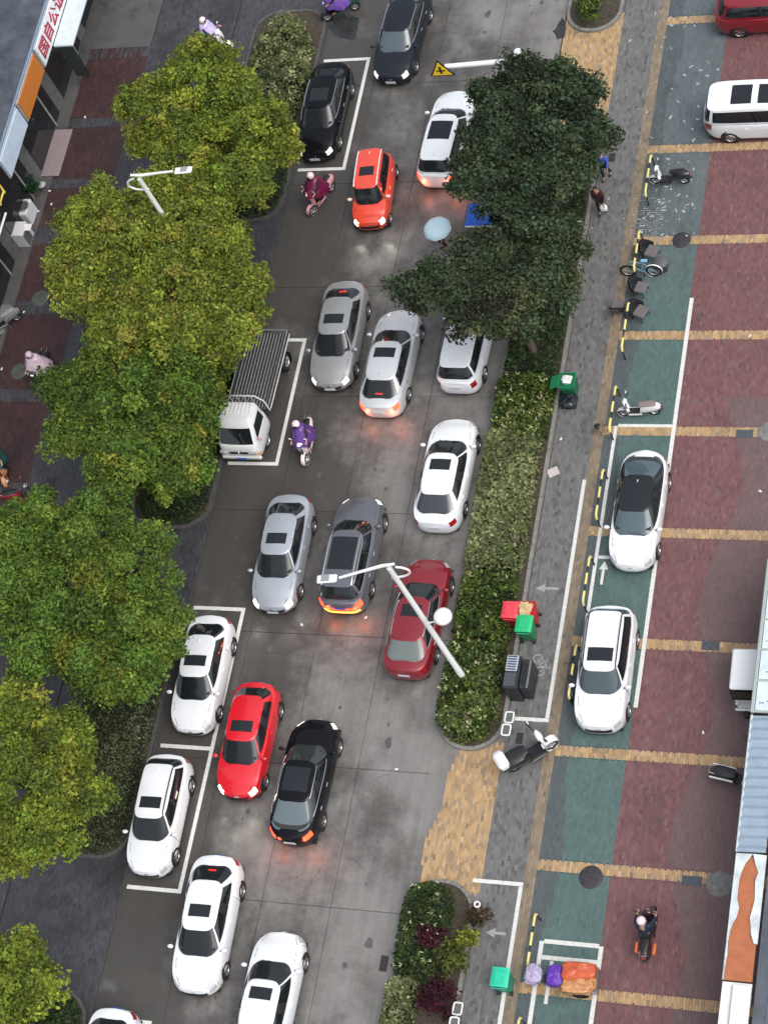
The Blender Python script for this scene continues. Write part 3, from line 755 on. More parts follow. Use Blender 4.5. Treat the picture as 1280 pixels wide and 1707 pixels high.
hedge('hedge', 'pale variegated hedge beside the parked black sedan', o_rect(-10.9, 17.6, -8.2, 24.2, .5, 1.0), 0.75, 480, 0.14, PAL_VAR + [((0.09, 0.12, 0.05), 3)], M_LEAF)
hedge('hedge', 'dark ground planting under the uppermost left tree', o_rect(-10.9, 14.6, -8.1, 17.5, .9, .3), 0.5, 420, 0.14, PAL_DRK, M_LEAFD)
hedge('hedge', 'very dark hedge in the planter under the tree by the flatbed truck', o_rect(-10.9, 0.1, -8.1, 8.8, .9, .5), 0.5, 440, 0.13, PAL_DRK, M_LEAFD)
hedge('hedge', 'dull grey green clipped hedge beside the two parked white cars', o_rect(-10.9, -13.4, -8.15, -4.5, .9, .5), 0.7, 620, 0.11, [((0.075, 0.095, 0.045), 3), ((0.105, 0.125, 0.06), 2), ((0.16, 0.18, 0.10), .8), ((0.045, 0.055, 0.03), 2)], M_LEAFD, lump=.08)
hedge('hedge', 'dark green hedge at the bottom left corner beside the kerb', o_rect(-10.9, -24, -8.15, -18.7, .5, 1.0), 0.5, 440, 0.13, PAL_DRK, M_LEAFD)
# ------------------------------------------------------------------ cars
M_GLASS = glass_mat('car_glass', fac=.42, body=(.028, .034, .038))  # body colour greyed to stand in for reflections
M_GLASSD = glass_mat('tinted_glass', fac=0.15)
M_ROOFG = mat('roof_glass', (0.022, 0.026, 0.030), 0.2, spec=0.2)
M_BLK = mat('black_plastic', (0.012, 0.012, 0.013), 0.45)
M_INT = mat('cabin_interior', (0.03, 0.03, 0.032), 0.8)
M_SEAT = mat('seat_cloth', (0.06, 0.058, 0.055), 0.8)
M_SEATL = mat('seat_beige', (0.28, 0.24, 0.19), 0.8)
M_TYRE = mat('tyre_rubber', (0.016, 0.016, 0.016), 0.8)
M_RIM = mat('alloy', (0.62, 0.63, 0.64), 0.3, 0.85)
M_CHR = mat('chrome', (0.8, 0.8, 0.82), 0.12, 1.0)
M_SEAM = mat('panel_gap', (0.02, 0.02, 0.02), 0.7)
M_HL = mat('headlamp_glass', (0.55, 0.57, 0.58), 0.12, 0.3, 1.0)
M_HLON = mat('headlamp_lit', (0.9, 0.9, 0.85), 0.2, emit=(1.0, 0.92, 0.72), es=9)
M_HLDIM = mat('headlamp_dim', (0.8, 0.8, 0.78), 0.15, emit=(1.0, 0.95, 0.85), es=0.55)
M_TL = mat('tail_lamp', (0.30, 0.012, 0.014), 0.15, coat=1.0)
M_TLON = mat('tail_lamp_lit', (0.8, 0.05, 0.02), 0.2, emit=(1.0, 0.028, 0.010), es=6.5)
M_AMB = mat('amber_lit', (0.9, 0.4, 0.05), 0.2, emit=(1.0, 0.42, 0.05), es=3.0)
M_PLB = mat('plate_blue', (0.05, 0.12, 0.42), 0.4)
M_PLG = mat('plate_pale', (0.55, 0.62, 0.66), 0.4)
M_PAPER = mat('paper', (0.7, 0.7, 0.68), 0.7)
def paint(name, col, metal=0.0, rough=0.32, coat=1.0, spec=.5): return mat('paint_' + name, col, rough, metal, coat, var=0.05, vscale=1.2, spec=spec)

def wheel_meshes():
    R = Matrix.Rotation(PI / 2, 3, 'Y')
    tyre = MB().lathe([(.62, -.5), (.9, -.5), (1, -.38), (1.0, .38), (.9, .5), (.62, .5)], 26, R=R)
    # x is axis; unit radius, unit width
    rim = MB().lathe([(.64, .46), (.60, .5), (.57, .34), (.50, .28), (.50, -.4), (.64, -.46)], 24, R=R)
    sp = MB()
    for k in range(5):
        a = 2 * PI * k / 5
        for s_ in (-.13, .13):
            p = [(math.cos(a + s_ * .35) * .10, math.sin(a + s_ * .35) * .10), (math.cos(a + s_) * .58, math.sin(a + s_) * .58)]
            d = Vector((p[1][0] - p[0][0], p[1][1] - p[0][1])).normalized(); n = Vector((-d.y, d.x)) * .045
            q = [(*(Vector(p[0]) - n),), (*(Vector(p[1]) - n),), (*(Vector(p[1]) + n),), (*(Vector(p[0]) + n),)]
            vs = [(.44, y, z) for y, z in q] + [(.32, y, z) for y, z in q]
            sp.add(vs, [(0, 1, 2, 3), (7, 6, 5, 4), (0, 4, 5, 1), (1, 5, 6, 2), (2, 6, 7, 3), (3, 7, 4, 0)])
    sp.lathe([(.001, .47), (.12, .45), (.14, .34)], 12, R=R)
    disc = MB().lathe([(.001, .2), (.56, .2)], 20, R=R)
    return tyre.mesh('tyre', M_TYRE, sharp=40), rim.mesh('rim', M_RIM, sharp=40), sp.mesh('spokes', M_RIM), disc.mesh('brake_disc', M_BLK)
WM = wheel_meshes()
def add_wheel(parent, x, y, r, wd, outward, rim_black=False):
    e = link('wheel', None, parent, (x, y, r)); s = outward
    names = ('tyre', 'rim', 'spokes', 'brake_disc')
    for nme, me in zip(names, WM):
        o = link(nme, me, e); o.scale = (s * wd, r * (1 if s > 0 else -1), r)   # mirrored to face outwards
        if s < 0: o.scale = (wd, r, r); o.rotation_euler = (0, 0, PI)
        else: o.scale = (wd, r, r)

def sgn(v): return -1.0 if v < 0 else 1.0
def sup(th, a, bf, br, n):
    c, s = math.cos(th), math.sin(th)
    return a * sgn(c) * abs(c) ** (2 / n), (bf if s >= 0 else br) * sgn(s) * abs(s) ** (2 / n)
def interp(xs, ys, x):
    return float(np.interp(x, xs, ys))
def smooth_interp(xs, ys, x):
    """monotone-ish smooth curve through points"""
    if x <= xs[0]: return ys[0]
    if x >= xs[-1]: return ys[-1]
    for i in range(len(xs) - 1):
        if x <= xs[i + 1]:
            t = (x - xs[i]) / (xs[i + 1] - xs[i])
            m0 = (ys[i + 1] - ys[i - 1]) / (xs[i + 1] - xs[i - 1]) if i > 0 else (ys[i + 1] - ys[i]) / (xs[i + 1] - xs[i])
            m1 = (ys[i + 2] - ys[i]) / (xs[i + 2] - xs[i]) if i + 2 < len(xs) else (ys[i + 1] - ys[i]) / (xs[i + 1] - xs[i])
            h = xs[i + 1] - xs[i]
            return (2*t**3-3*t**2+1)*ys[i] + (t**3-2*t**2+t)*h*m0 + (-2*t**3+3*t**2)*ys[i+1] + (t**3-t**2)*h*m1

STY = {
 'sedan': dict(L=4.80, W=1.83, H=1.46, cowl=1.26, wst=0.40, rft=-1.26, bkl=-1.98, zc=.96, zd=1.03, zn=.66, wr=.66, nf=3.6, nr=4.2, wb=2.75, wsd=.04),
 'fastback': dict(L=4.80, W=1.85, H=1.44, cowl=1.28, wst=0.42, rft=-1.0, bkl=-2.08, zc=.95, zd=1.04, zn=.64, wr=.66, nf=3.2, nr=3.0, wb=2.8, wsd=.04),
 'suv': dict(L=4.66, W=1.86, H=1.67, cowl=1.18, wst=0.46, rft=-1.78, bkl=-2.14, zc=1.08, zd=1.10, zn=.80, wr=.69, nf=3.6, nr=4.8, wb=2.7, wsd=.06),
 'hatch': dict(L=4.25, W=1.78, H=1.48, cowl=1.08, wst=0.28, rft=-1.36, bkl=-1.86, zc=.98, zd=1.04, zn=.68, wr=.68, nf=3.2, nr=4.0, wb=2.6, wsd=.05),
 'wagon': dict(L=4.55, W=1.80, H=1.56, cowl=1.14, wst=0.38, rft=-1.62, bkl=-2.05, zc=1.0, zd=1.06, zn=.72, wr=.69, nf=3.4, nr=4.6, wb=2.65, wsd=.05),
 'micro': dict(L=3.50, W=1.50, H=1.72, cowl=0.98, wst=0.60, rft=-1.36, bkl=-1.62, zc=1.00, zd=1.02, zn=.72, wr=.72, nf=4.0, nr=5.2, wb=2.35, wsd=.08),
 'mpv': dict(L=5.15, W=1.94, H=1.84, cowl=1.45, wst=0.70, rft=-2.22, bkl=-2.46, zc=1.08, zd=1.12, zn=.80, wr=.76, nf=3.4, nr=3.4, wb=3.05, wsd=.08),
}
def car(name, label, style, col, px, py, heading, head=None, tail=None, sunroof=None, rails=None, trim=False, plate=(None, 'b'), cat='car', group=None,
        brake3=False, roofcol=None, blackroof=False, litbar=False, rz=0.0, zc=0.7, scale=(1, 1, 1), seats='d', paper=False, glassf=None, fin=True, rearglass=None, cover=None, seams=True, wind=None):
    """px,py: photo pixel of the middle of the car; heading 'down' = nose towards the camera"""
    S = dict(STY[style]); p = at(px, py, zc)
    base = {'down': PI, 'up': 0.0, 'right': -PI / 2, 'left': PI / 2}[heading] + math.radians(rz)
    root = thing(name, label, cat, (p.x, p.y, 0.0), base, group)
    L, W, H = S['L'] * scale[1], S['W'] * scale[0], S['H'] * scale[2]
    a, hb = W / 2, L / 2
    ky = scale[1]; cowl, wst, rft, bkl = S['cowl'] * ky, S['wst'] * ky, S['rft'] * ky, S['bkl'] * ky
    zc_, zd, zn = S['zc'] * scale[2], S['zd'] * scale[2], S['zn'] * scale[2]
    # centre-line height of bonnet / belt / boot
    ty = [-hb, -hb + .10, -hb + .3, bkl, rft, wst, cowl, cowl + .45 * (hb - cowl), hb - .25, hb - .07, hb]
    tz = [zd - .13, zd - .045, zd - .01, zd, zd, zc_ + .01, zc_, zc_ - (zc_ - zn) * .24, zn + .07, zn + .01, zn - .07]
    top = lambda y: smooth_interp(ty, tz, y)
    sh = lambda y: top(y) - interp([-hb, -hb + .4, 0, hb - .5, hb], [.06, .09, .07, .10, .04], y)
    nf, nr = S['nf'], S['nr']
    def outline(th, k=1.0):
        n = nf if math.sin(th) >= 0 else nr
        n_ = n + 2.2 * abs(math.cos(th)) ** 2    # flanks straighter than the ends
        return sup(th, a * k, hb * (1 - (1 - k) * .6), hb * (1 - (1 - k) * .6), n_)
    prof_t = [0, .08, .25, .5, .72, .88, 1.0]
    prof_k = [.93, .972, .992, 1.0, .992, .975, .945]
    z0 = 0.20
    def Sf(th, r, off=0.0):
        if r <= 1:
            k = float(np.interp(r, prof_t, prof_k)); x, y = outline(th, k); z = z0 + (sh(y) - z0) * r
        else:
            s_ = 2 - r; x, y = outline(th, prof_k[-1]); zs = sh(y); x *= s_; z = zs + (top(y) - zs) * (1 - s_ ** 2.4)
        return Vector((x, y, z))
    def Sn(th, r):
        e = 1e-3; u = Sf(th + e, r) - Sf(th - e, r); v = Sf(th, min(r + 4e-3, 2)) - Sf(th, max(r - 4e-3, 0)); n = u.cross(v)
        return n.normalized() if n.length > 1e-12 else Vector((0, 0, 1))
    def patch(mb, t0, t1, r0, r1, off, nu=8, nv=4, flipx=False):
        P = []
        for i in range(nu + 1):
            row = []
            for j in range(nv + 1):
                th = math.radians(t0 + (t1 - t0) * i / nu); r = r0 + (r1 - r0) * j / nv
                q = Sf(th, r) + Sn(th, r) * off
                if flipx: q = Vector((-q.x, q.y, q.z))
                row.append(q)
            P.append(row)
        # closed rim back to the body so the lens has thickness
        mb.grid(P, True, flip=flipx)
        rim = [P[i][0] for i in range(nu + 1)] + [P[nu][j] for j in range(1, nv + 1)] + [P[i][nv] for i in range(nu - 1, -1, -1)] + [P[0][j] for j in range(nv - 1, 0, -1)]
        cen = sum(rim, Vector()) / len(rim)
        inn = [q + (cen - q) * .04 - Vector((0, 0, off * 2.2)) for q in rim]; m_ = len(rim)
        mb.add(rim + inn, [(k, (k + 1) % m_, m_ + (k + 1) % m_, m_ + k) if flipx else (m_ + k, m_ + (k + 1) % m_, (k + 1) % m_, k) for k in range(m_)])
    # lower body
    NT = 88
    ths = [2 * PI * i / NT for i in range(NT)]
    # denser near corners
    ths = sorted([t + 0.16 * math.sin(4 * t) for t in ths])
    body = MB()
    rs = [0, .04, .08, .16, .25, .38, .5, .62, .72, .82, .9, .96, 1.0]
    body.grid([[Sf(t, r) for t in ths] for r in rs], True, wrap=True)
    half = [t for t in [-PI / 2 + PI * i / 52 for i in range(53)]]
    half = [t + 0.10 * math.sin(4 * t) for t in half]
    body.grid([[Sf(t, 1.0 if abs(s_) > .999 else 2 - abs(s_)) * 1 if s_ >= 0 else Vector((-Sf(t, 2 - abs(s_)).x, Sf(t, 2 - abs(s_)).y, Sf(t, 2 - abs(s_)).z)) for s_ in (1, .97, .9, .78, .6, .4, .2, 0, -.2, -.4, -.6, -.78, -.9, -.97, -1)] for t in half], True)
    pm = col
    part('body', body, pm, root, weld=0.004, sharp=50)
    part('underside', MB().box((0, 0, .2), (W * .84, L * .9, .08)), M_BLK, root)
    # cabin
    suvlike = style in ('suv', 'wagon', 'mpv', 'micro')
    wbase, wtop = a * .925, a * S['wr'] / .70 * .685
    Hr = H - .055
    def Cf(th, t):
        f = cowl + (wst - cowl) * t; r = bkl + (rft - bkl) * t
        if t > .85: pass
        ym, hl = (f + r) / 2, (f - r) / 2
        wd = wbase + (wtop - wbase) * t + .025 * math.sin(PI * t) * a
        c, s_ = math.cos(th), math.sin(th)
        n = (3.7 if s_ > 0 else (4.0 if not suvlike else 5.5)) + 1.0 * t
        x = wd * sgn(c) * abs(c) ** (2 / n); y = ym + hl * sgn(s_) * abs(s_) ** (2 / n)
        zb = top(y) - .02; zr = roofz(x, y)
        return Vector((x, y, zb + (zr - zb) * (t ** .92)))
    def roofz(x, y):
        ym, hl = (wst + rft) / 2, (wst - rft) / 2
        return H - .045 * (x / wtop) ** 2 - .05 * ((y - ym - .1) / hl) ** 2
    def Cn(th, t):
        e = 2e-3; u = Cf(th + e, t) - Cf(th - e, t); v = Cf(th, min(t + 4e-3, 1)) - Cf(th, max(t - 4e-3, 0)); return u.cross(v).normalized()
    def cgrid(mb, d0, d1, t0, t1, nu, nv, off=0.0, mir=False):
        P = []
        for j in range(nv + 1):
            row = []
            for i in range(nu + 1):
                th = math.radians(d0 + (d1 - d0) * i / nu); t = t0 + (t1 - t0) * j / nv
                q = Cf(th, t)
                if off: q = q + Cn(th, t) * off
                row.append(q)
            P.append(row)
        mb.grid(P, True)
    bp = (MB(), MB()); cab = MB(); ws = MB(); rw = MB(); sides = [MB() for _ in range(4)]
    A1, A2 = 33, 39
    C1, C2 = (26, 44) if not suvlike else (33, 44)
    b0, b1 = (-1, 1) if not suvlike else (1, 3)
    iv = [(-C1, b0, 's0'), (b0, b1, 'b'), (b1, A1, 's1'), (A1, A2, 'p'), (A2, 180 - A2, 'w'), (180 - A2, 180 - A1, 'p'),
          (180 - A1, 180 - b1, 's2'), (180 - b1, 180 - b0, 'b'), (180 - b0, 180 + C1, 's3'), (180 + C1, 180 + C2, 'p'), (180 + C2, 360 - C2, 'r'), (360 - C2, 360 - C1, 'p')]
    pil = MB()
    for d0, d1, k in iv:
        nu = 14 if k in 'wr' else (8 if k[0] == 's' else (4 if k == 'p' else 2))
        if k == 'p':
            (pil if blackroof else cab)
            cgrid(cab, d0, d1, 0, 1, nu, 9)
        elif k == 'b':
            cgrid(cab, d0, d1, 0, .10, nu, 1); cgrid(cab, d0, d1, .86, 1, nu, 1); cgrid(bp[0 if d0 < 90 else 1], d0, d1, .10, .86, nu, 7)
        else:
            lo, hi = (.02, .93) if k in 'wr' else (.10, .86)
            if k == 'r' and suvlike: lo = .12
            cgrid(cab, d0, d1, 0, lo, nu, 1); cgrid(cab, d0, d1, hi, 1, nu, 1)
            tgt = ws if k == 'w' else rw if k == 'r' else sides[int(k[1])]
            cgrid(tgt, d0 + (.3 if k[0] == 's' else 0), d1 - (.3 if k[0] == 's' else 0), lo, hi, nu, 7, off=-.004)
    # roof skin
    rows = []
    hf = [-PI / 2 + PI * i / 40 for i in range(41)]; hf = [t + .12 * math.sin(4 * t) for t in hf]
    for t in hf:
        e = Cf(t, 1.0); rows.append([Vector((e.x * s_, e.y, roofz(e.x * s_, e.y))) for s_ in (1, .96, .88, .75, .55, .3, 0, -.3, -.55, -.75, -.88, -.96, -1)])
    if blackroof:
        part('cabin_frame', cab, mat('gloss_black_frame', (.012, .012, .014), .2), root, weld=.003, sharp=50)
        part('glass_roof', MB().grid(rows, True), M_ROOFG, root, label='black glass roof')
    else:
        cab.grid(rows, True)
        part('roof', cab, roofcol or col, root, weld=.003, sharp=50)
    gf = glassf or M_GLASS
    part('windscreen', ws, gf, root); part('rear_window', rw, rearglass or gf, root)
    for sd_ in sides: part('side_window', sd_, M_GLASSD, root)
    for q_ in bp: part('door_pillar', q_, M_BLK, root)
    # interior
    part('cabin_floor', (lambda ring: MB().add([(q.x * .93, (q.y - (cowl + bkl) / 2) * .95 + (cowl + bkl) / 2, q.z + .035) for q in ring], [tuple(range(len(ring)))]))([Cf(2 * PI * i / 60, 0) for i in range(60)]), M_INT, root)
    part('dashboard', MB().box((0, cowl - .42, zc_ + .04), (W * .72, .36, .09), bev=.03), M_INT, root)
    sm = {'d': M_SEAT, 'l': M_SEATL, 'w': M_PAPER}[seats]
    for sx in (-.37, .37):
        part('seat', MB().box((sx, wst - .52, zc_ + .10), (.46, .16, .30), Matrix.Rotation(math.radians(14), 3, 'X'), bev=.06).box((sx, wst - .58, zc_ + .28), (.26, .1, .15), bev=.04), sm, root)
    part('rear_bench', MB().box((0, (wst * .25 + rft * .75) - .12, zc_ + .09), (W * .66, .18, .28), bev=.06), sm, root)
    if paper: part('dashboard_papers', MB().box((.2, cowl - .36, zc_ + .10), (.62, .24, .012)), M_PAPER, root)
    # lamps
    hm = {None: M_HL, 'on': M_HLON, 'dim': M_HLDIM}[head]
    tm = {None: M_TL, 'on': M_TLON}[tail]
    vr = (.66, .97) if style != 'micro' else (.62, .95)
    for fx in (False, True):
        m1 = MB(); patch(m1, 45, 66, .74, 1.08, .012, 9, 5, fx); part('headlight', m1, hm, root)
        m2 = MB(); patch(m2, -42, -66, .72 if not suvlike else .66, .99 if not suvlike else .97, .012, 9, 5, not fx); part('tail_light', m2, tm, root)
        m3 = MB(); patch(m3, 52, 66, .2, .32, .010, 5, 2, fx); part('fog_lamp_recess', m3, M_BLK, root)
    g = MB(); patch(g, 73, 107, .52, .80, .008, 10, 3); part('grille', g, M_BLK if style != 'fastback' else col, root)
    g = MB(); patch(g, 70, 110, .12, .30, .008, 10, 2); part('lower_grille', g, M_BLK, root)
    g = MB(); patch(g, -60, -120, .03, .16, .008, 10, 2); part('rear_bumper_insert', g, M_BLK, root)
    g = MB().box((0, hb * .985 - .0, z0 + (sh(hb * .97) - z0) * .86), (W * .10, .05, .05), bev=.015); part('badge', g, M_CHR, root)
    for pi_, sy in ((plate[0], 1), (plate[1], -1)):
        if pi_:
            zz = .42 if sy > 0 else (zd * .70)
            yy = Sf(PI / 2 * sy, (zz - z0) / (sh(hb * sy * .98) - z0)).y
            e = link('number_plate', None, root, (0, yy + sy * .012, zz))
            part('plate_board', MB().box((0, 0, 0), (.44, .02, .14), bev=.006), M_PLB if pi_ == 'b' else M_PLG, e)
    if litbar:
        g = MB(); patch(g, -64, -116, .70, .80, .014, 14, 2); part('light_bar', g, M_TLON, root, label='lit red bar across the tail')
        g = MB(); patch(g, -60, -120, .40, .52, .014, 14, 2); part('bumper_lamp', g, M_AMB, root)
    if brake3:
        e = Cf(-PI / 2, .86 if suvlike else .1); part('third_brake_light', MB().box((0, e.y + (.16 if not suvlike else 0), e.z + .03), (.30, .06, .035), bev=.01), M_TLON, root)
    if tail == 'on' or head == 'on':   # the lit lamps throw real light on the road
        for sx in (-.62, .62):
            if tail == 'on':
                ld = bpy.data.lights.new('tail_lamp_glow', 'POINT'); ld.energy = 9; ld.color = (1, .20, .08); ld.shadow_soft_size = .12
                link('tail_lamp_glow', ld, root, (sx, -hb - .12, .62))
            if head == 'on':
                ld = bpy.data.lights.new('headlamp_beam', 'SPOT'); ld.energy = 45; ld.color = (1, .93, .78); ld.spot_size = math.radians(70); ld.spot_blend = .9; ld.shadow_soft_size = .1
                link('headlamp_beam', ld, root, (sx, hb + .02, .62), (math.radians(68), 0, 0))
    # mirrors
    for sx in (-1, 1):
        e = link('mirror', None, root, (sx * (a + .07), cowl - .30, zc_ + .07))
        part('mirror_shell', MB().ell((0, 0, 0), (.115, .075, .075), 12, 8), (cover or col), e)
        part('mirror_arm', MB().tube([(-sx * .16, .02, -.05), (0, 0, -.02)], .025, 6), M_BLK, e)
    # wheels
    wr_ = .335 if suvlike and style != 'micro' else (.27 if style == 'micro' else .32)
    wb = S['wb'] * ky
    wy = (hb - (L - wb) * .47 , hb - (L - wb) * .47 - wb)
    for yy in wy:
        for sx in (-1, 1):
            th = math.acos(min(1, (a * .99 / a))); xo = a * .985
            # find flank x at this y
            best = min((abs(outline(t)[1] - yy), outline(t)[0]) for t in [math.radians(d) for d in range(-60, 61, 2)]); xo = best[1]
            R = Matrix.Rotation(PI / 2, 3, 'Y')
            hw = MB().lathe([(.001, .5), (wr_ + .055, .5), (wr_ + .055, -.5), (.001, -.5)], 28, R=Matrix.Diagonal((.10, 1, 1)) @ R, c=(sx * (xo - .058), yy, wr_ + .01))  # black disc stands in for the shade inside the arch
            part('wheel_arch_shade', hw, M_BLK, root)
            add_wheel(root, sx * (xo - .095), yy, wr_, .2, sx)
    # roof kit
    if sunroof:
        y1, y0, wsun = sunroof
        P = []
        for i in range(9):
            y = y0 + (y1 - y0) * i / 8
            P.append([Vector((x, y, roofz(x, y) + .008)) for x in [wsun * (j / 6 - .5) for j in range(7)]])
        g = MB().grid(P, True, flip=True)
        rim = P[0] + [r[-1] for r in P[1:]] + list(reversed(P[-1][:-1])) + [r[0] for r in reversed(P[1:-1])]
        m_ = len(rim); g.add(rim + [q - Vector((0, 0, .02)) for q in rim], [(k, (k + 1) % m_, m_ + (k + 1) % m_, m_ + k) for k in range(m_)])
        part('sunroof', g, M_ROOFG, root)
    if rails:
        for sx in (-1, 1):
            xx = wtop * .93
            pts = [(sx * xx, y, roofz(xx, y) + (.045 if abs(k - .5) < .46 else .0)) for k, y in [(k / 12, rft + .06 + (wst - rft - .16) * k / 12) for k in range(13)]]
            part('roof_rail', MB().tube(pts, .022, 7), rails, root)
    if trim:
        for sx in (1, -1):
            for t_ in (.10, .87):
                pts = []
                for i in range(15):
                    d = -C1 + (C1 + A1) * i / 14; q = Cf(math.radians(d), t_) + Cn(math.radians(d), t_) * .008; pts.append((q.x * sx, q.y, q.z))
                part('window_trim', MB().tube(pts, .013, 5), M_CHR, root)
    if fin: part('antenna_fin', MB().box((0, rft + .22, H - .02), (.035, .15, .07), bev=.01, taper=.5), cover or col, root)
    # panel gaps
    if seams:
        sm_ = MB()
        for sx in (1, -1):
            pts = [Vector((sx * a * k, y, 0)) for k, y in ((.80, cowl + .05), (.76, cowl + .3 * (hb - cowl)), (.68, cowl + .6 * (hb - cowl)), (.55, hb - .2))]
            q = []
            for v in pts:
                xx, yy = outline(math.pi / 2 - .001)[0], v.y
                best = min(((abs(outline(math.radians(d), prof_k[-1])[1] - v.y), outline(math.radians(d), prof_k[-1])[0]) for d in np.arange(1, 90, 1.5)))[1]
                s_ = min(.98, abs(v.x) / best); zs = sh(v.y)
                q.append(Vector((v.x, v.y, zs + (top(v.y) - zs) * (1 - s_ ** 2.4) + .003)))
            for i in range(len(q) - 1):
                dd = (q[i + 1] - q[i]).normalized(); n = Vector((-dd.y, dd.x, 0)).normalized() * .008
                sm_.add([q[i] - n, q[i + 1] - n, q[i + 1] + n, q[i] + n], [(0, 1, 2, 3)])
        part('bonnet_gap', sm_, M_SEAM, root)
        dg = MB()
        for sx in (1, -1):
            for d in ((-3, 38) if not suvlike else (4, 40)):
                th = math.radians(d); pts = [Sf(th, r) + Sn(th, r) * .003 for r in (.12, .3, .5, .7, .85, .97)]
                for i in range(5):
                    p0, p1 = pts[i], pts[i + 1]; w_ = Vector((0, .007, 0))
                    v = [p0 - w_, p1 - w_, p1 + w_, p0 + w_]; dg.add([(q.x * sx, q.y, q.z) for q in v], [(0, 1, 2, 3) if sx < 0 else (3, 2, 1, 0)])
        part('door_gap', dg, M_SEAM, root)
    for sx in (1, -1):
        for yy in (wst - .55, wst - 1.45):
            th = min(range(-50, 51, 2), key=lambda d: abs(outline(math.radians(d))[1] - yy)); q = Sf(math.radians(th), .80)
            part('door_handle', MB().box((sx * (q.x + .012), yy, q.z), (.03, .17, .03), bev=.01), M_CHR if trim else (cover or col), root)
    for k in (-1, 1):   # wipers
        e = Cf(PI / 2, .04); part('wiper', MB().tube([(k * .12 - .3, e.y - .0, e.z + .015), (k * .12 + .25, e.y - .20, e.z + .07)], .010, 4), M_BLK, root)
    return root

WHITE = paint('white', (0.74, 0.765, 0.785)); PEARL = paint('pearl', (0.74, 0.76, 0.78)); BLACK = paint('black', (0.005, 0.0055, 0.007), 0, .25, .22, .15)
DKBLUE = paint('blue_black', (0.014, 0.018, 0.025), .1, .3, .3, .2); RED = paint('red', (0.62, 0.012, 0.022)); DRED = paint('dark_red', (0.23, 0.012, 0.020), .2)
ORANGE = paint('orange_red', (0.72, 0.07, 0.035)); SILV = paint('silver', (0.50, 0.42, 0.43), .55, .35); GRS = paint('grey_silver', (0.31, 0.32, 0.325), .3, .4)
LSILV = paint('pale_silver', (0.60, 0.62, 0.635), .25, .4); GUN = paint('gunmetal', (0.13, 0.135, 0.155), .3, .3, .8); BGREY = paint('blue_grey', (0.38, 0.42, 0.46), .3, .4)

car('black_sedan', 'black sedan cut by the top edge, driving down with pale lit headlights', 'sedan', DKBLUE, 669, 55, 'down', head='dim', trim=True, plate=('p', 'b'), rz=-3, fin=False, brake3=True, glassf=glass_mat('glass_b', fac=.2, body=(.10, .13, .15)))  # pale windscreen body colour holds a painted sky reflection
car('black_sedan', 'glossy black sedan parked in the white box beside the pale hedge', 'sedan', BLACK, 540, 183, 'down', head='dim', trim=True, plate=('p', 'b'), sunroof=(.10, -.55, .80), zc=.65)
car('white_suv', 'white crossover half hidden under the big dark evergreen, tail lit red', 'suv', WHITE, 746, 226, 'up', tail='on', sunroof=(.12, -.80, .95), rz=-3, scale=(.98, 1.0, .95), plate=(None, None))
car('red_minivan', 'tiny orange red minivan with lit headlights and white roof rails', 'micro', ORANGE, 621, 313, 'down', head='on', sunroof=(.02, -.42, .62), rails=mat('rail_white', (.8, .8, .8), .4), rz=4, plate=(None, 'b'), paper=True, zc=.8, cover=mat('mirror_pale', (.75, .6, .5), .4))
car('grey_sedan', 'grey silver sedan driving down beside the flatbed truck, black sunroof', 'sedan', GRS, 564, 556, 'down', head='dim', sunroof=(-.02, -.45, .82), plate=('p', 'b'), brake3=True, rz=1)
car('silver_sedan', 'silver sedan driving up with both tail lights brightly lit', 'sedan', LSILV, 651, 600, 'up', tail='on', sunroof=(.12, -.32, .86), brake3=True, trim=True, rz=-1, plate=(None, 'p'))
car('white_suv', 'small white crossover waiting below the lower dark evergreen', 'suv', WHITE, 778, 569, 'up', rz=-2, scale=(.95, .92, .95), plate=(None, 'p'))
car('white_sedan', 'plain white sedan in the lane right beside the variegated hedge', 'sedan', WHITE, 743, 787, 'up', sunroof=(.16, -.30, .80), rz=-1, plate=(None, 'p'), scale=(1.02, 1, 1), rearglass=glass_mat('glass_r', fac=.2, body=(.05, .06, .065)))
car('silver_sedan', 'blue grey sedan driving down with white headlights on, left of the dark panoramic roof', 'sedan', BGREY, 470, 920, 'down', head='on', sunroof=(.02, -.42, .80), plate=('p', 'b'), brake3=False, rz=1)
car('grey_suv', 'dark grey crossover with long glass roof and glowing red tail bar', 'suv', GUN, 587, 921, 'up', tail='on', litbar=True, head='dim', sunroof=(.20, -1.15, 1.00), rails=M_CHR, trim=True, rz=0, scale=(1.0, 1.02, .98))
car('dark_red_sedan', 'dark red sedan beneath the arching lamp post', 'sedan', DRED, 696, 1027, 'up', sunroof=(.12, -.36, .74), trim=True, rz=-2, plate=(None, 'p'), seats='l', rearglass=glass_mat('glass_s', fac=.3, body=(.22, .26, .24)))  # rear glass body lightened to paint in mirrored sky
car('white_hatchback', 'white hatchback parked in the upper of the two left lower boxes', 'sedan', WHITE, 336, 1123, 'down', sunroof=(.02, -.40, .86), rz=1, scale=(.98, .97, 1.02), plate=(None, 'b'), glassf=M_GLASSD)
car('red_hatchback', 'bright red hatchback with headlights on in the left lane', 'hatch', RED, 412, 1232, 'down', head='on', sunroof=(.0, -.42, .84), rz=0, plate=(None, 'b'), zc=.75, scale=(1, 1.04, 1))
car('black_sedan', 'shiny black sedan driving up with red tail lights in the middle of the road', 'fastback', BLACK, 507, 1300, 'up', tail='on', head='dim', trim=True, sunroof=(.2, -.7, .95), rz=-1, plate=(None, 'p'), rearglass=glass_mat('glass_t', fac=.25, body=(.16, .20, .22)), glassf=glass_mat('glass_u', fac=.3, body=(.05, .06, .06)))  # pale rear glass colour stands for the sky mirrored in it
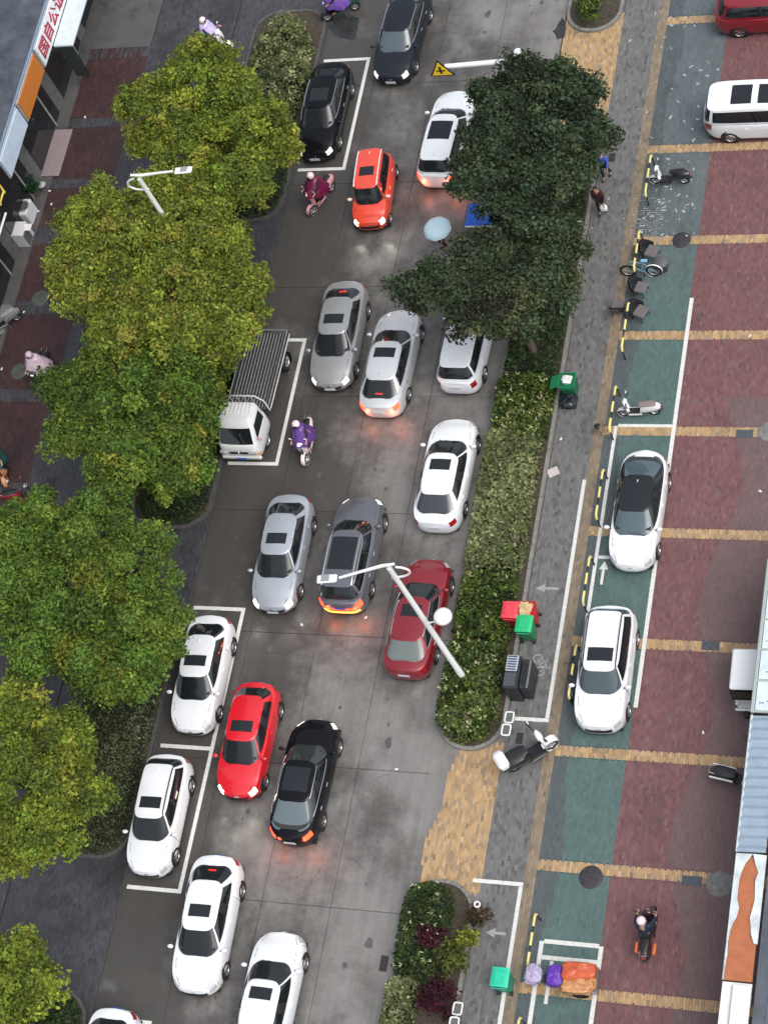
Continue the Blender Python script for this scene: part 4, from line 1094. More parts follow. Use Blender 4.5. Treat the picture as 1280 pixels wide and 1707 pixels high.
car('white_wagon', 'white wagon parked in the lower left box with dark roof rails', 'wagon', WHITE, 264, 1358, 'down', sunroof=(.06, -.36, .82), rails=M_BLK, rz=1, plate=(None, 'b'))
car('white_sedan', 'large white sedan driving down at the lower left with amber rear lamp', 'sedan', WHITE, 344, 1540, 'down', brake3=True, sunroof=(.0, -.44, .80), rz=1, scale=(1.03, 1.03, 1.02), plate=(None, 'b'))
car('white_sedan', 'white sedan driving up, cut by the bottom edge', 'sedan', WHITE, 447, 1665, 'up', sunroof=(.18, -.24, .80), rz=-1, scale=(1.02, 1, 1))
car('white_car', 'white car whose roof just shows at the bottom left corner', 'sedan', WHITE, 170, 1797, 'down', plate=(None, 'b'))
car('white_fastback', 'white fastback with black glass roof parked in the green bay', 'fastback', PEARL, 1064, 848, 'down', blackroof=True, rz=-1, plate=('x', None), glassf=glass_mat('glass_v', fac=.2, body=(.10, .14, .16)), scale=(.97, .98, 1.0))
car('white_suv', 'white crossover parked in the green bay below the painted up arrow', 'suv', WHITE, 1009, 1114, 'down', sunroof=(.14, -.36, .90), rails=M_BLK, rz=1, plate=(None, None), glassf=glass_mat('glass_w', fac=.35, body=(.10, .14, .15)))  # sky reflection is put into the pale windscreen colour
car('white_van', 'long white people carrier with two roof windows at the right edge', 'mpv', WHITE, 1281, 182, 'right', sunroof=(.55, -.25, .92), rz=0, zc=.8, plate=(None, None))
car('dark_red_suv', 'dark red car cut by the top right corner', 'suv', DRED, 1287, 8, 'right', rz=0, zc=.8, tail=None, plate=(None, None))

# second roof window of the people carrier
for o in list(COL.objects):
    if o.name.startswith('white_van'):
        P = [[Vector((x, y, 1.84 - .045 * (x / .76) ** 2 - .05 * ((y + .86) / 1.46) ** 2 + .008)) for x in [-.46 + j * .92 / 6 for j in range(7)]] for y in [-.50 - .80 * i / 6 for i in range(7)]]
        part('sunroof', MB().grid(P, True), M_ROOFG, o)

# ------------------------------------------------------------------ flatbed truck
def truck():
    p = at(424, 655, .8)
    t = thing('flatbed_truck', 'white flatbed truck with ribbed empty bed half under the green tree', 'truck', (p.x, p.y, 0), PI - math.radians(1))
    TW = paint('truck_white', (.66, .68, .68)); TG = mat('bed_grey', (.045, .045, .047), .55, .2, var=.4, vscale=6); RB = mat('rib_pale', (.30, .31, .30), .45, .4, var=.3, vscale=10)
    W = 1.72; yf = 2.72
    # cab as stacked rounded outlines
    def ring(z, w_, y0, y1, n=44):
        P = []
        for i in range(n):
            a = 2 * PI * i / n; c, s_ = math.cos(a), math.sin(a)
            P.append(Vector((w_ / 2 * sgn(c) * abs(c) ** .32, (y0 + y1) / 2 + (y1 - y0) / 2 * sgn(s_) * abs(s_) ** .32, z)))
        return P
    b_ = MB(); R_ = [ring(.38, W * .96, .95, yf - .06), ring(.50, W, .93, yf), ring(.75, W, .93, yf), ring(1.02, W * .985, .93, yf - .03), ring(1.12, W * .96, .93, yf - .10)]
    b_.grid([[q for q in r] for r in R_], True, wrap=True); b_.add(R_[-1], [tuple(range(44))])
    part('cab_body', b_, TW, t, sharp=45)
    up_ = [ring(1.10, W * .95, .95, yf - .14), ring(1.35, W * .92, .96, yf - .32), ring(1.62, W * .88, .97, yf - .52), ring(1.80, W * .85, .99, yf - .66), ring(1.87, W * .80, 1.04, yf - .74), ring(1.90, W * .6, 1.14, yf - .86)]
    u = MB(); u.grid(up_, True, wrap=True); u.add(up_[-1], [tuple(range(44))]); part('cab_roof', u, TW, t, sharp=45)
    def q_on(z, frac, y): pass
    g = MB(); rows = []
    for k in range(7):
        z = 1.16 + .55 * k / 6; yy = interp([1.10, 1.35, 1.62, 1.80], [yf - .14, yf - .32, yf - .52, yf - .66], z); w_ = interp([1.1, 1.8], [W * .95, W * .85], z)
        rows.append([Vector((w_ * .43 * x, yy + .012 - .04 * abs(x) ** 3, z)) for x in [-1 + i / 5 for i in range(11)]])
    part('windscreen', g.grid(rows, True), M_GLASSD, t)
    for sx in (-1, 1):
        g = MB().add([(sx * (W * .475 + .004), 1.25, 1.16), (sx * (W * .475 + .004), 2.28, 1.16), (sx * (W * .44 + .004), 1.95, 1.66), (sx * (W * .44 + .004), 1.25, 1.66)], [(0, 1, 2, 3) if sx > 0 else (3, 2, 1, 0)])
        part('side_window', g, M_GLASSD, t)
        part('headlight', MB().box((sx * .66, yf - .03, .82), (.30, .14, .17), bev=.04), M_HL, t)
        part('indicator', MB().box((sx * .80, yf - .10, .66), (.12, .12, .08), bev=.02), mat('amber', (.6, .25, .04), .3), t)
        part('mirror', MB().box((sx * 1.0, 2.35, 1.35), (.16, .08, .24), bev=.03).tube([(sx * .82, 2.3, 1.2), (sx * .98, 2.36, 1.3)], .015, 5), mat('mirror_pink', (.65, .42, .42), .3), t)
    for k in range(8):
        x = -.56 + k * .16; part('roof_rib', MB().box((x, 1.33, 1.905), (.055, .55, .03), bev=.012), TW, t)
    part('grille', MB().box((0, yf - .005, .80), (.78, .05, .14), bev=.02), M_BLK, t)
    part('badge', MB().lathe([(.001, .03), (.055, .03), (.06, 0)], 12, c=(0, yf + .015, .84), R=Matrix.Rotation(-PI / 2, 3, 'X')), M_CHR, t)
    part('bumper', MB().box((0, yf - .03, .46), (W * .98, .16, .20), bev=.05), TW, t)
    part('number_plate', MB().box((0, yf + .06, .44), (.44, .02, .14)), M_PLB, t)
    part('dashboard_parcel', MB().box((.3, yf - .42, 1.16), (.3, .12, .06), Matrix.Rotation(.5, 3, 'Z')), mat('parcel', (.5, .3, .08), .6), t)
    # bed
    x0, y0, y1 = .88, -2.75, .80
    part('bed_floor', MB().box((0, (y0 + y1) / 2, .86), (1.76, y1 - y0, .06)), TG, t)
    for k in range(13):
        x = -.80 + 1.6 * k / 12; part('bed_rib', MB().box((x, (y0 + y1) / 2, .905), (.045, y1 - y0 - .04, .035), bev=.012), RB, t)
    for sx in (-1, 1):
        part('side_board', MB().box((sx * .885, (y0 + y1) / 2, .97), (.035, y1 - y0, .26), bev=.01), TG, t)
        part('side_rail', MB().tube([(sx * .885, y0, 1.11), (sx * .885, y1, 1.11)], .026, 7), RB, t)
        part('outer_rail', MB().tube([(sx * .955, y0 + .1, .98), (sx * .955, y1, .98)], .024, 7), mat('rail_pale', (.55, .56, .54), .5), t)
        part('chassis_rail', MB().box((sx * .38, -.6, .62), (.09, 4.2, .16)), M_BLK, t)
    part('tail_rail', MB().tube([(-.885, y0, 1.11), (.885, y0, 1.11)], .026, 7), RB, t)
    part('headboard', MB().tube([(-.9, y1 + .02, .9), (-.9, y1 + .02, 1.62), (-.62, y1 + .02, 1.98), (.62, y1 + .02, 1.98), (.9, y1 + .02, 1.62), (.9, y1 + .02, .9)], .03, 8), MATS['rail_pale'], t)
    for x in (-.45, -.15, .15, .45): part('headboard_bar', MB().tube([(x, y1 + .02, .92), (x, y1 + .02, 1.97)], .016, 6), MATS['rail_pale'], t)
    for yy in (1.85, -1.75):
        for sx in (-1, 1): add_wheel(t, sx * .74, yy, .34, .2, sx)
    for sx in (-1, 1): part('mudguard', MB().lathe([(.38, -.12), (.40, -.12), (.40, .12), (.38, .12)], 20, c=(sx * .76, -1.75, .36), R=Matrix.Rotation(PI / 2, 3, 'Y')), M_BLK, t)
    return t
truck()

# ------------------------------------------------------------------ white enclosed three wheeler
def three_wheeler():
    p = at(1240, 1116, 1.6); W = .88; L = 2.0
    t = thing('three_wheeler', 'white enclosed three wheeler with rounded white roof beside the glass canopy', 'three wheeler', (p.x, p.y, 0), PI + math.radians(1))
    Wm = paint('trike_white', (.8, .82, .82))
    part('roof', MB().box((0, 0, 1.60), (W, 1.50, .12), bev=.058), Wm, t)
    part('cabin', MB().box((0, -.1, .72), (W * .92, 1.5, .7), bev=.06), M_BLK, t)
    part('front_panel', MB().box((0, .84, .75), (W * .8, .16, .8), bev=.06), Wm, t)
    part('windscreen', MB().add([(-.40, .92, 1.10), (.40, .92, 1.10), (.37, .80, 1.54), (-.37, .80, 1.54)], [(0, 1, 2, 3)]), M_GLASSD, t)
    for sx in (-1, 1):
        part('side_window', MB().add([(sx * .44, -.7, 1.08), (sx * .44, .75, 1.08), (sx * .43, .72, 1.53), (sx * .43, -.7, 1.53)], [(0, 1, 2, 3) if sx > 0 else (3, 2, 1, 0)]), M_GLASSD, t)
        for y in (-.74, .76): part('pillar', MB().tube([(sx * .43, y, 1.05), (sx * .42, y, 1.56)], .022, 6), M_BLK, t)
        add_wheel(t, sx * .38, -.62, .23, .12, sx)
        part('headlight', MB().ell((sx * .28, .93, .78), (.08, .05, .06)), M_HL, t)
    part('rear_window', MB().add([(.40, -.86, 1.08), (-.40, -.86, 1.08), (-.38, -.78, 1.53), (.38, -.78, 1.53)], [(0, 1, 2, 3)]), M_GLASSD, t)
    part('bumper', MB().box((0, .98, .42), (.8, .1, .1), bev=.04), M_PAPER, t)
    part('front_fender', MB().box((0, 1.0, .34), (.22, .4, .1), bev=.04), M_BLK, t)
    add_wheel(t, .02, .98, .22, .11, 1)
three_wheeler()
# ------------------------------------------------------------------ two wheelers, people
M_SKIN = mat('skin', (0.42, 0.24, 0.16), 0.6)
M_HAIR = mat('hair', (0.01, 0.008, 0.007), 0.6)
M_DKC = mat('dark_cloth', (0.012, 0.013, 0.018), 0.85)
M_NAVY = mat('navy_cloth', (0.015, 0.022, 0.045), 0.85)
M_STEEL = mat('steel', (0.35, 0.36, 0.36), 0.35, .8)
def rainmat(name, col, rough=.35): return mat(name, col, rough, coat=.25, var=.25, vscale=5)
def skin_mesh(name, pts, edges, radii, m, sub=2):
    me = bpy.data.meshes.new(name + '_t'); me.from_pydata([tuple(p) for p in pts], edges, [])
    o = bpy.data.objects.new(name + '_t', me); COL.objects.link(o)
    md = o.modifiers.new('s', 'SKIN'); md.use_smooth_shade = True
    for i, r in enumerate(radii):
        rr = r if isinstance(r, tuple) else (r, r)
        me.skin_vertices[0].data[i].radius = rr
    me.skin_vertices[0].data[0].use_root = True
    s_ = o.modifiers.new('u', 'SUBSURF'); s_.levels = sub; s_.render_levels = sub
    dg = bpy.context.evaluated_depsgraph_get(); dg.update()
    out = bpy.data.meshes.new_from_object(o.evaluated_get(dg)); out.name = name
    out.materials.clear(); out.materials.append(m)
    bpy.data.objects.remove(o); bpy.data.meshes.remove(me)
    return out
POSE_SIT = dict(pel=(0, -.18, .86), wa=(0, -.13, 1.02), ch=(0, -.08, 1.22), nk=(0, -.05, 1.40), hd=(0, -.01, 1.56), sh=(.18, -.07, 1.33), el=(.27, .12, 1.13), wr=(.27, .33, 1.03), ha=(.27, .41, 1.02),
                hip=(.10, -.16, .84), kn=(.17, .24, .78), an=(.14, .22, .38), ft=(.15, .40, .33))
POSE_STAND = dict(pel=(0, 0, .92), wa=(0, .01, 1.08), ch=(0, .02, 1.26), nk=(0, .03, 1.44), hd=(0, .06, 1.59), sh=(.19, .02, 1.38), el=(.24, .02, 1.10), wr=(.24, .14, .88), ha=(.24, .18, .80),
                  hip=(.09, 0, .90), kn=(.10, .06, .49), an=(.10, -.04, .09), ft=(.11, .13, .05))
def person(label, loc, rz, pose, top, legs, hat=None, hair=True, stride=.0, group=None, s=1.0, raise_arm=False, bag=None):
    q = {k: Vector(v) for k, v in pose.items()}
    t = thing('person', label, 'person', loc, rz, group); t.scale = (s, s, s)
    def mir(v, sx, k=None):
        v = Vector((v.x * sx, v.y, v.z))
        if stride and k in ('kn', 'an', 'ft'): v.y += stride * sx * {'kn': .5, 'an': 1, 'ft': 1}[k]
        if stride and k in ('el', 'wr', 'ha'): v.y -= stride * sx * {'el': .3, 'wr': .7, 'ha': .8}[k]
        if raise_arm and sx > 0 and k in ('el', 'wr', 'ha'): v = Vector({'el': (.30, .16, 1.22), 'wr': (.24, .26, 1.40), 'ha': (.23, .27, 1.48)}[k])
        return v
    P = [q['pel'], q['wa'], q['ch'], q['nk'], q['hd'] - Vector((0, 0, .04))]; E = [(0, 1), (1, 2), (2, 3), (3, 4)]
    R = [(.14, .11), (.125, .10), (.15, .11), (.055, .055), (.06, .065)]
    for sx in (-1, 1):
        b0 = len(P)
        P += [mir(q['sh'], sx), mir(q['el'], sx, 'el'), mir(q['wr'], sx, 'wr'), mir(q['ha'], sx, 'ha')]; R += [.055, .042, .028, (.036, .02)]
        E += [(2, b0), (b0, b0 + 1), (b0 + 1, b0 + 2), (b0 + 2, b0 + 3)]
        hd_ = (mir(q['ha'], sx, 'ha') - mir(q['wr'], sx, 'wr')).normalized(); sd_ = hd_.orthogonal().normalized()
        sd_ = Vector((0, 0, 1)).cross(hd_); sd_ = sd_.normalized() if sd_.length > .2 else Vector((1, 0, 0))
        b1 = len(P)
        for f_, (off, ln) in enumerate(((-.026, .05), (-.009, .062), (.009, .058), (.026, .045))):
            st = P[b0 + 3] + sd_ * off + hd_ * .012
            P += [st + hd_ * ln * .6, st + hd_ * ln - Vector((0, 0, .025))]; R += [.0095, .008]; k = len(P); E += [(b0 + 3, k - 2), (k - 2, k - 1)]
        P += [P[b0 + 2] + hd_ * .03 - sd_ * .035 * sx]; R += [.010]; E += [(b0 + 2, len(P) - 1)]
        b2 = len(P)
        P += [mir(q['hip'], sx), mir(q['kn'], sx, 'kn'), mir(q['an'], sx, 'an'), mir(q['ft'], sx, 'ft')]; R += [.085, .058, .04, (.045, .03)]
        E += [(0, b2), (b2, b2 + 1), (b2 + 1, b2 + 2), (b2 + 2, b2 + 3)]
    link('body', skin_mesh('body', P, E, R, M_SKIN, 1), t)
    h = MB().ell(q['hd'], (.077, .095, .115), 14, 10)
    h.box(q['hd'] + Vector((0, .095, -.01)), (.022, .03, .045), bev=.008)
    for sx in (-1, 1):
        h.ell(q['hd'] + Vector((sx * .078, 0, 0)), (.012, .025, .035), 8, 5)
    part('head', h, M_SKIN, t)
    ey = MB(); [ey.ell(q['hd'] + Vector((sx * .032, .086, .015)), (.013, .01, .008), 8, 5) for sx in (-1, 1)]; ey.box(q['hd'] + Vector((0, .088, -.055)), (.04, .01, .008)); part('face_features', ey, M_HAIR, t)
    if hair and not hat: part('hair', MB().ell(q['hd'] + Vector((0, -.018, .025)), (.09, .10, .105), 14, 9), M_HAIR, t)
    if top:
        P = [q['pel'] + Vector((0, 0, -.03)), q['wa'], q['ch'], q['nk'] - Vector((0, 0, .06))]; R = [(.165, .135), (.15, .125), (.175, .135), (.075, .07)]; E = [(0, 1), (1, 2), (2, 3)]
        for sx in (-1, 1):
            b0 = len(P); P += [mir(q['sh'], sx), mir(q['el'], sx, 'el'), mir(q['wr'], sx, 'wr').lerp(mir(q['el'], sx, 'el'), .12)]; R += [.075, .06, .045]; E += [(2, b0), (b0, b0 + 1), (b0 + 1, b0 + 2)]
        link('jacket', skin_mesh('jacket', P, E, R, top, 1), t)
    if legs:
        P = [q['pel']]; R = [(.155, .125)]; E = []
        for sx in (-1, 1):
            b0 = len(P); P += [mir(q['hip'], sx), mir(q['kn'], sx, 'kn'), mir(q['an'], sx, 'an') + Vector((0, 0, .04))]; R += [.10, .075, .058]; E += [(0, b0), (b0, b0 + 1), (b0 + 1, b0 + 2)]
        link('trousers', skin_mesh('trousers', P, E, R, legs, 1), t)
    for sx in (-1, 1):
        f = mir(q['ft'], sx, 'ft'); a = mir(q['an'], sx, 'an'); part('shoe', MB().box(a.lerp(f, .55) - Vector((0, 0, .02)), (.09, .27, .085), bev=.03), M_BLK, t)
    if hat:
        hm = MB().lathe([(.135, -.03), (.142, .0), (.135, .055), (.105, .105), (.055, .135), (.001, .145)], 20, c=q['hd'] + Vector((0, -.01, .01)))
        part('helmet', hm, hat, t); part('visor', MB().box(q['hd'] + Vector((0, .125, .03)), (.17, .03, .07), bev=.01), M_BLK, t)
    return t, q
def poncho(t, m, z1=1.42, reach=.75, wd=.36, z_hem=.62, y0=-.05, flare=1.0, seed=0):
    r = random.Random(seed); rows = []; n = 36
    for k in range(12):
        f = k / 11; row = []
        for i in range(n):
            a = 2 * PI * i / n; fold = 1 + .07 * f * math.sin(a * 7 + seed) + .04 * f * math.sin(a * 13 + 2 * seed)
            fy = math.sin(a); rx = (.09 + (wd - .09) * min(1, f * 1.25) ** .8) * fold; ry = (.09 + ((reach if fy > 0 else .45) - .09) * f ** .9) * fold
            z = z1 - (z1 - (z_hem + (.28 if fy > 0 else 0) * fy)) * (f ** 1.35)
            if f < .35: z = z1 - .10 * (f / .35) ** 2 * (1 if abs(math.cos(a)) > .4 else 1.3)
            row.append(Vector((rx * math.cos(a) * flare, y0 + ry * fy, max(z, .3))))
        rows.append(row)
    part('raincoat', MB().grid(rows, True, wrap=True), m, t)
def wheel2(t, y, r, wd=.10, spoke=5, name='wheel'):
    R = Matrix.Rotation(PI / 2, 3, 'Y')
    e = link(name, None, t, (0, y, r))
    part('tyre', MB().lathe([(r * .68, -wd / 2), (r * .92, -wd / 2), (r, -wd * .2), (r, wd * .2), (r * .92, wd / 2), (r * .68, wd / 2), (r * .68, -wd / 2)], 22, R=R), M_TYRE, e)
    s_ = MB().lathe([(r * .68, -wd * .3), (r * .60, 0), (r * .68, wd * .3)], 20, R=R)
    for k in range(spoke):
        a = 2 * PI * k / spoke; s_.tube([(0, 0, 0), (0, math.cos(a) * r * .64, math.sin(a) * r * .64)], .012 if spoke < 8 else .004, 4)
    part('rim', s_, M_RIM, e)
def place_by(pr, pf, z=.25):
    a = at(*pr, z); b_ = at(*pf, z); d = b_ - a; return Vector(((a.x + b_.x) / 2, (a.y + b_.y) / 2, 0)), math.atan2(-d.x, d.y)
def scooter(name, label, pr, pf, body, seat=None, front=None, box=None, lit=False, group=None, mirrors=True, lean=0, big=1.0, basket=None, wide=1.0, stripe=False):
    loc, rz = place_by(pr, pf); seat = seat or M_BLK; front = front or body
    t = thing(name, label, 'scooter', loc, rz, group); t.scale = (big * wide, big, big)
    wheel2(t, .60, .22); wheel2(t, -.56, .22)
    rows = []
    for y, w_, zl, zh in ((-.86, .05, .50, .62), (-.78, .11, .42, .70), (-.55, .15, .36, .73), (-.3, .155, .30, .72), (-.12, .14, .27, .66), (-.05, .13, .26, .42)):
        rows.append([Vector((w_ * c, y, (zl + zh) / 2 + (zh - zl) / 2 * s_)) for c, s_ in [(sgn(math.cos(a)) * abs(math.cos(a)) ** .6, sgn(math.sin(a)) * abs(math.sin(a)) ** .6) for a in [2 * PI * i / 18 for i in range(18)]]])
    g = MB().grid(rows, True, wrap=True, flip=True); g.add(rows[0], [tuple(range(18))]); g.add(rows[-1], [tuple(reversed(range(18)))])
    part('rear_body', g, body, t)
    part('footboard', MB().box((0, .16, .27), (.28, .48, .07), bev=.02), M_BLK, t)
    part('side_skirt', MB().box((.145, .14, .25), (.03, .5, .09), bev=.012), body, t); part('side_skirt', MB().box((-.145, .14, .25), (.03, .5, .09), bev=.012), body, t)
    rows = []
    for k in range(8):
        f = k / 7; z = .26 + .68 * f; y = .38 + .10 * math.sin(f * 2.2) - .08 * f; w_ = .15 + .05 * math.sin(f * PI); rows.append([Vector((w_ * x, y + .06 * (1 - x * x), z)) for x in [-1 + i / 4 for i in range(9)]])
    sh_ = MB().grid(rows, True); sh_.grid([[p - Vector((0, .03, 0)) for p in r_] for r_ in rows], True, flip=True)
    part('leg_shield', sh_, front, t)
    part('front_fender', MB().lathe([(.235, -.07), (.255, 0), (.235, .07)], 18, c=(0, .60, .23), R=Matrix.Rotation(PI / 2, 3, 'Y')), front, t)
    rows = [[Vector((w_ * c, y, .735 + .04 * s_ + zz)) for c, s_ in [(math.cos(a), max(-.3, math.sin(a))) for a in [2 * PI * i / 14 for i in range(14)]]] for y, w_, zz in ((-.70, .08, .04), (-.62, .13, .045), (-.42, .14, .03), (-.2, .13, .01), (-.06, .09, 0))]
    g = MB().grid(rows, True, wrap=True, flip=True); g.add(rows[0], [tuple(range(14))]); g.add(rows[-1], [tuple(reversed(range(14)))]); part('seat', g, seat, t)
    part('fork', MB().tube([(0, .60, .25), (0, .50, .60), (0, .38, 1.0)], .03, 7), M_BLK, t)
    part('handlebar', MB().tube([(-.33, .30, 1.02), (-.2, .36, 1.03), (0, .40, 1.0), (.2, .36, 1.03), (.33, .30, 1.02)], .018, 7), M_BLK, t)
    part('handlebar_cowl', MB().ell((0, .42, .98), (.15, .09, .09), 12, 8), front, t)
    part('headlight', MB().ell((0, .495, .97), (.07, .035, .05), 10, 7), M_HLDIM if lit else M_HL, t)
    part('tail_light', MB().box((0, -.86, .60), (.14, .04, .06), bev=.01), M_TL, t)
    part('grab_rail', MB().tube([(-.10, -.6, .74), (-.10, -.84, .79), (.10, -.84, .79), (.10, -.6, .74)], .012, 5), M_STEEL, t)
    part('rear_fender', MB().box((0, -.80, .42), (.14, .22, .04), Matrix.Rotation(.4, 3, 'X'), bev=.015), M_BLK, t)
    if mirrors:
        for sx in (-1, 1):
            e = link('mirror', None, t, (sx * .28, .36, 1.2)); part('mirror_glass', MB().ell((0, 0, 0), (.06, .02, .04), 10, 6), front, e); part('mirror_stem', MB().tube([(-sx * .06, 0, -.17), (0, 0, -.02)], .008, 4), M_BLK, e)
    if box: part('top_box', MB().box((0, -.80, .93), (.36, .32, .28), bev=.07), box, t)
    if stripe:
        for sx in (-1, 1): part('white_stripe', MB().box((sx * .165, -.45, .62), (.03, .75, .12), bev=.012), WHT, t)
    if basket: part('front_basket', MB().box((0, .60, .86), (.30, .24, .24), bev=.03, taper=1.2), basket, t)
    part('kick_stand', MB().tube([(-.08, -.1, .26), (-.2, -.12, .02)], .012, 5), M_STEEL, t)
    if lean: t.rotation_euler = (0, lean, rz)
    return t, loc, rz
GR = 'scooters with riders in raincoats'
PINK = mat('scooter_pink', (.72, .36, .38), .35, coat=.8); WHT = mat('scooter_white', (.78, .78, .78), .3, coat=.8); BLKP = mat('scooter_black', (.012, .012, .014), .3, coat=.8)
REDS = mat('scooter_red', (.25, .015, .02), .3, coat=.8); BLUS = mat('scooter_blue', (.20, .42, .60), .3, coat=.8); GRNS = mat('scooter_green', (.01, .06, .045), .4, coat=.5)
HP = mat('helmet_pink', (.80, .62, .64), .25, coat=.8); HW = mat('helmet_white', (.8, .8, .78), .25, coat=.8)
def rider(label_s, label_p, pr, pf, body, coat, hat, front=None, basket=None, lit=True, seed=1, reach=.62, wd=.40, legs=M_DKC, poncho_on=True, jacket=None, s=1.0):
    sc, loc, rz = scooter('scooter', label_s, pr, pf, body, front=front, lit=lit, basket=basket, group=None, big=1.12)
    pt, q = person(label_p, (loc.x, loc.y, 0), rz, POSE_SIT, jacket or M_DKC, legs, hat, s=s * 1.12)
    if poncho_on: poncho(pt, coat, seed=seed, reach=reach, wd=wd)
    return sc, pt
rider('pink and white scooter under the magenta raincoat rider near the black sedan', 'rider in a magenta raincoat and white helmet beside the orange red minivan', (553, 308), (519, 350), PINK, rainmat('coat_magenta', (.13, .008, .045)), HP, front=PINK, seed=2)
rider('pink and white scooter ridden by the purple raincoat rider right of the flatbed truck', 'rider in a purple raincoat and pale pink helmet beside the flatbed truck', (520, 712), (508, 768), WHT, rainmat('coat_purple', (.085, .035, .20)), HP, front=mat('scooter_palepink', (.80, .68, .68), .3, coat=.8), seed=5)
rider('dark scooter under the pale pink raincoat on the left dark red bricks', 'rider in a wide pale pink raincoat on the left sidewalk', (82, 600), (66, 648), BLKP, rainmat('coat_pale_pink', (.56, .42, .50)), mat('helmet_pale', (.55, .42, .5), .3), seed=7, wd=.52, reach=.5, front=GRNS)
rider('black and white scooter peeking out above the uppermost left tree', 'rider in a lilac raincoat above the uppermost left tree', (338, 66), (380, 74), BLKP, rainmat('coat_lilac', (.50, .42, .68)), HP, front=WHT, seed=9, wd=.44, reach=.42)
rider('dark green scooter at the top edge above the round shrub', 'rider in a violet raincoat at the top edge near the round shrub', (592, 8), (546, 26), GRNS, rainmat('coat_violet', (.16, .08, .36)), mat('helmet_violet', (.2, .1, .4), .3), front=BLKP, seed=4)
sc_, pt_ = rider('dark red scooter ridden up the right hand dark red bricks', 'rider in a navy jacket and pink helmet on the lower right bricks', (1079, 1588), (1088, 1528), mat('scooter_maroon', (.045, .012, .018), .3, coat=.8), None, HP, poncho_on=False, jacket=M_NAVY, lit=False, legs=M_DKC)
for sx in (-1, 1): part('orange_side_flap', MB().box((sx * .24, -.52, .46), (.10, .34, .30), Matrix.Rotation(sx * .25, 3, 'Y'), bev=.04), mat('flap_orange', (.62, .16, .06), .6), sc_)
rider('scooter with amber lamp at the left edge below the pale pink raincoat rider', 'rider in a teal raincoat cut by the left edge', (0, 752), (10, 808), BLKP, rainmat('coat_teal', (.01, .07, .06)), mat('helmet_black', (.02, .02, .02), .3, coat=.8), front=mat('scooter_amber', (.6, .28, .12), .4), seed=6)
scooter('scooter', 'white step through scooter parked on green bricks above the white bay line', (1092, 684), (1040, 686), WHT, seat=mat('seat_taupe', (.22, .17, .16), .7), front=WHT)
scooter('scooter', 'large white and black motor scooter parked at the lower end of the long median', (860, 1276), (914, 1242), BLKP, front=WHT, box=WHT, big=1.26, wide=1.55)
scooter('scooter', 'black scooter with white trim half under the blue corrugated awning', (1206, 1296), (1258, 1308), BLKP, front=WHT, box=None, big=1.1, wide=1.3, stripe=True)
scooter('scooter', 'thin black and white motorbike parked by the upper striped rails', (1140, 298), (1094, 298), BLKP, front=WHT)
scooter('scooter', 'dark red scooter parked above the large left tree', (14, 832), (62, 822), REDS, front=mat('scooter_chrome', (.3, .3, .32), .25, .8))
scooter('scooter', 'scooter with grey cover and white front at the left edge by the concrete forecourt', (26, 528), (-10, 548), mat('scooter_grey', (.22, .22, .22), .5), front=WHT, seat=mat('seat_grey', (.25, .25, .24), .7))

def bicycle(label, pr, pf, frame, seatm=M_BLK, lean=.12):
    loc, rz = place_by(pr, pf, .34); t = thing('bicycle', label, 'bicycle', loc, rz); t.rotation_euler = (0, lean, rz)
    wheel2(t, .52, .33, .035, 16); wheel2(t, -.50, .33, .035, 16)
    for nme, pts, r in (('down_tube', [(0, .40, .78), (0, .0, .30)], .018), ('top_tube', [(0, .38, .86), (0, -.16, .76)], .016), ('seat_tube', [(0, .0, .30), (0, -.20, .90)], .016), ('chain_stay', [(0, 0, .30), (0, -.50, .33)], .012), ('seat_stay', [(0, -.16, .76), (0, -.50, .33)], .011), ('fork', [(0, .36, .92), (0, .52, .33)], .015)):
        part(nme, MB().tube(pts, r, 6), frame, t)
    part('saddle', MB().box((0, -.21, .93), (.15, .26, .06), bev=.025), seatm, t)
    part('handlebar', MB().tube([(-.28, .26, 1.02), (-.1, .35, 1.0), (.1, .35, 1.0), (.28, .26, 1.02)], .013, 6), M_BLK, t)
    for sx in (-1, 1): part('pedal', MB().box((sx * .12, sx * .12, .3 + sx * .1), (.09, .07, .02)).tube([(sx * .05, 0, .3), (sx * .08, sx * .12, .3 + sx * .1)], .01, 5), M_BLK, t)
    part('mudguard', MB().lathe([(.345, -.03), (.355, 0), (.345, .03)], 20, c=(0, -.50, .33), R=Matrix.Rotation(PI / 2, 3, 'Y')), M_BLK if frame is not BLUS else WHT, t)
    return t
bicycle('pale blue and white bicycle leaning at the striped rail beside the tub chairs', (1092, 452), (1044, 452), BLUS, BLUS)
bicycle('black bicycle leaning on the striped rail beside the lower white crossover', (950, 1165), (952, 1100), BLKP)

# people on foot
person('person in a bright blue coat walking at the edge of the big dark evergreen', at(1013, 294, 0), math.radians(170), POSE_STAND, mat('blue_coat', (.05, .11, .45), .7), M_DKC, stride=.16)
pt, q = person('person in a dark red jacket with a pale bag by the median kerb', at(1006, 352, 0), math.radians(175), POSE_STAND, mat('wine_jacket', (.06, .012, .018), .7), M_DKC, stride=.12)
bg_ = MB().box((0, 0, 0), (.30, .22, .30), bev=.07); o = part('carrier_bag', bg_, M_PAPER, None); pb = at(1006, 346, .45); o.location = pb; tag(o, 'pale carrier bag held by the person in the dark red jacket', 'bag')
pt, q = person('person under the pale blue umbrella at the tip of the lower dark evergreen', at(742, 412, 0), math.radians(150), POSE_STAND, M_DKC, M_DKC, raise_arm=True)
um = thing('umbrella', 'pale blue open umbrella over the road beside the blue canopy', 'umbrella', at(742, 412, 0), 0)
up_ = at(728, 379, 1.78); lo = up_ - um.location
rows = []
